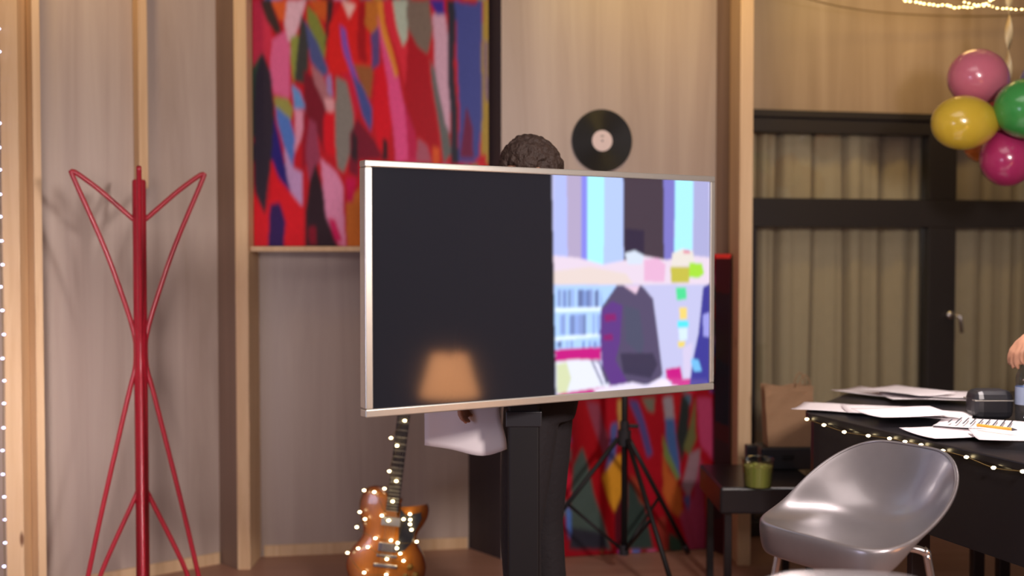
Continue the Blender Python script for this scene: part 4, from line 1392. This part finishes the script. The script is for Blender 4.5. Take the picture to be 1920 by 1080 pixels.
# cream ribbon hanging from the ceiling lights to the balloons
bm = nb(); pts = []
tr, brp = at(1892, 10, 4.78), at(1890, 165, 4.80)
N_ = 60
prev = None
for k in range(N_ + 1):
    v = k / N_; c = tr.lerp(brp, v) if False else Vector((tr.x * (1 - v) + brp.x * v, tr.y * (1 - v) + brp.y * v, 3.19 * (1 - v) + brp.z * v))
    a_ = v * 20
    hx = Vector((math.cos(a_) * .016, math.sin(a_) * .016, 0))
    cur = (bm.verts.new(c + hx), bm.verts.new(c - hx))
    if prev: bm.faces.new((prev[0], prev[1], cur[1], cur[0]))
    prev = cur
o = obj('balloon_ribbon', bm, M['ribbon'], smooth=True); o.modifiers.new('t', 'SOLIDIFY').thickness = .0012
tag(o, 'twisted cream ribbon holding the balloon cluster from above', 'ribbon')

# ------------------------------------------------------------------ fairy lights: under the ceiling at the right, cool ones at the left edge
def lights(label, pts, step, m, r, group=None):
    sp_ = spline(pts, 24)
    o0 = Vector(sp_[0])
    root = empty('string_lights', o0, label, 'string lights')
    bm = nb(); tube(bm, [p - o0 for p in sp_], .0016, 6); obj('wire', bm, M['wire'], root)
    acc = 0; first = None; last = sp_[0]; nn_ = 0
    for p in sp_[1:]:
        acc += (p - last).length; last = p
        if acc >= step and nn_ < 100:
            acc = 0; nn_ += 1
            q = p - o0 + Vector((random.uniform(-.004, .004), random.uniform(-.006, .006), random.uniform(-.005, .002)))
            if first is None: first = bulb(q, root, m, r)
            else:
                o = first.copy(); C.objects.link(o); o.parent = root; o.location = q
    return root
lights('warm fairy lights sagging across the top right corner', [at(1640, -26, 4.75), at(1700, 0, 4.75), at(1752, 8, 4.75), at(1800, 13, 4.75), at(1838, 10, 4.75), at(1862, -2, 4.75), at(1890, -30, 4.75)], .016, M['rope_bulb'], .0055)
lights('short warm fairy light strand above the ribbon', [at(1800, 0, 4.6), at(1830, 9, 4.6), at(1860, 12, 4.6), at(1885, 15, 4.6), at(1925, 15, 4.6), at(1990, 5, 4.6)], .018, M['rope_bulb'], .0045)
lp = [Vector((at(1.5, 477, 4.38).x + .003 * math.sin(k), 4.38, 3.1 - k * .25)) for k in range(13)]
lights('cool blue white fairy lights hanging down the left frame edge', lp, .085, M['cool_bulb'], .0055)
wp = [at(1530, 2, 5.3), at(1640, 22, 5.5), at(1760, 29, 5.62), at(1840, 30, 5.7), at(1930, 26, 5.75), at(2100, 5, 5.75)]
bm = nb(); tube(bm, spline([at(1400, -40, 5.1)] + wp, 6), .003, 6); o = obj('hanging_cable', bm, M['wire'])
tag(o, 'thin dark cable sagging across the wooden header above the window', 'cable')
pl = bpy.data.lights.new('fairy_glow', 'POINT'); pl.energy = 1.6; pl.color = (1, .62, .22); pl.shadow_soft_size = .1
po = bpy.data.objects.new('fairy_glow', pl); C.objects.link(po); po.location = at(1790, -20, 4.9)

# ------------------------------------------------------------------ table lamp outside the frame, seen as an orange reflection in the screen
hit = None
r_ = ray(845, 706); o_ = Vector((0, 0, EYE)); n3 = Vector((tn.x, tn.y, 0)); p3 = Vector((TL.x, TL.y, 0))
t_ = (p3 - o_).dot(n3) / r_.dot(n3); hit = o_ + r_ * t_
rf = r_ - n3 * 2 * r_.dot(n3); rf.normalize()
lpz = hit + rf * 2.35
print('lamp at', lpz)
lamp = empty('table_lamp', (lpz.x, lpz.y, 0), 'lamp with warm orange shade reflected in the dark half of the screen', 'lamp')
z0 = lpz.z
bm = nb(); lathe(bm, [(0, 0), (.13, 0), (.13, .02), (.012, .03), (.012, z0 - .06), (.012, z0 + .12), (0, z0 + .12)], 28); obj('base', bm, M['black_metal'], lamp, smooth=False)
bm = nb(); lathe(bm, [(.15, z0 - .10), (.09, z0 + .11)], 36)
lm = mat('orange_lamp_shade', (.7, .35, .16), .8, emit=(1, .42, .16), estr=10)
o = obj('lamp_shade', bm, lm, lamp, smooth=True); o.modifiers.new('t', 'SOLIDIFY').thickness = .002
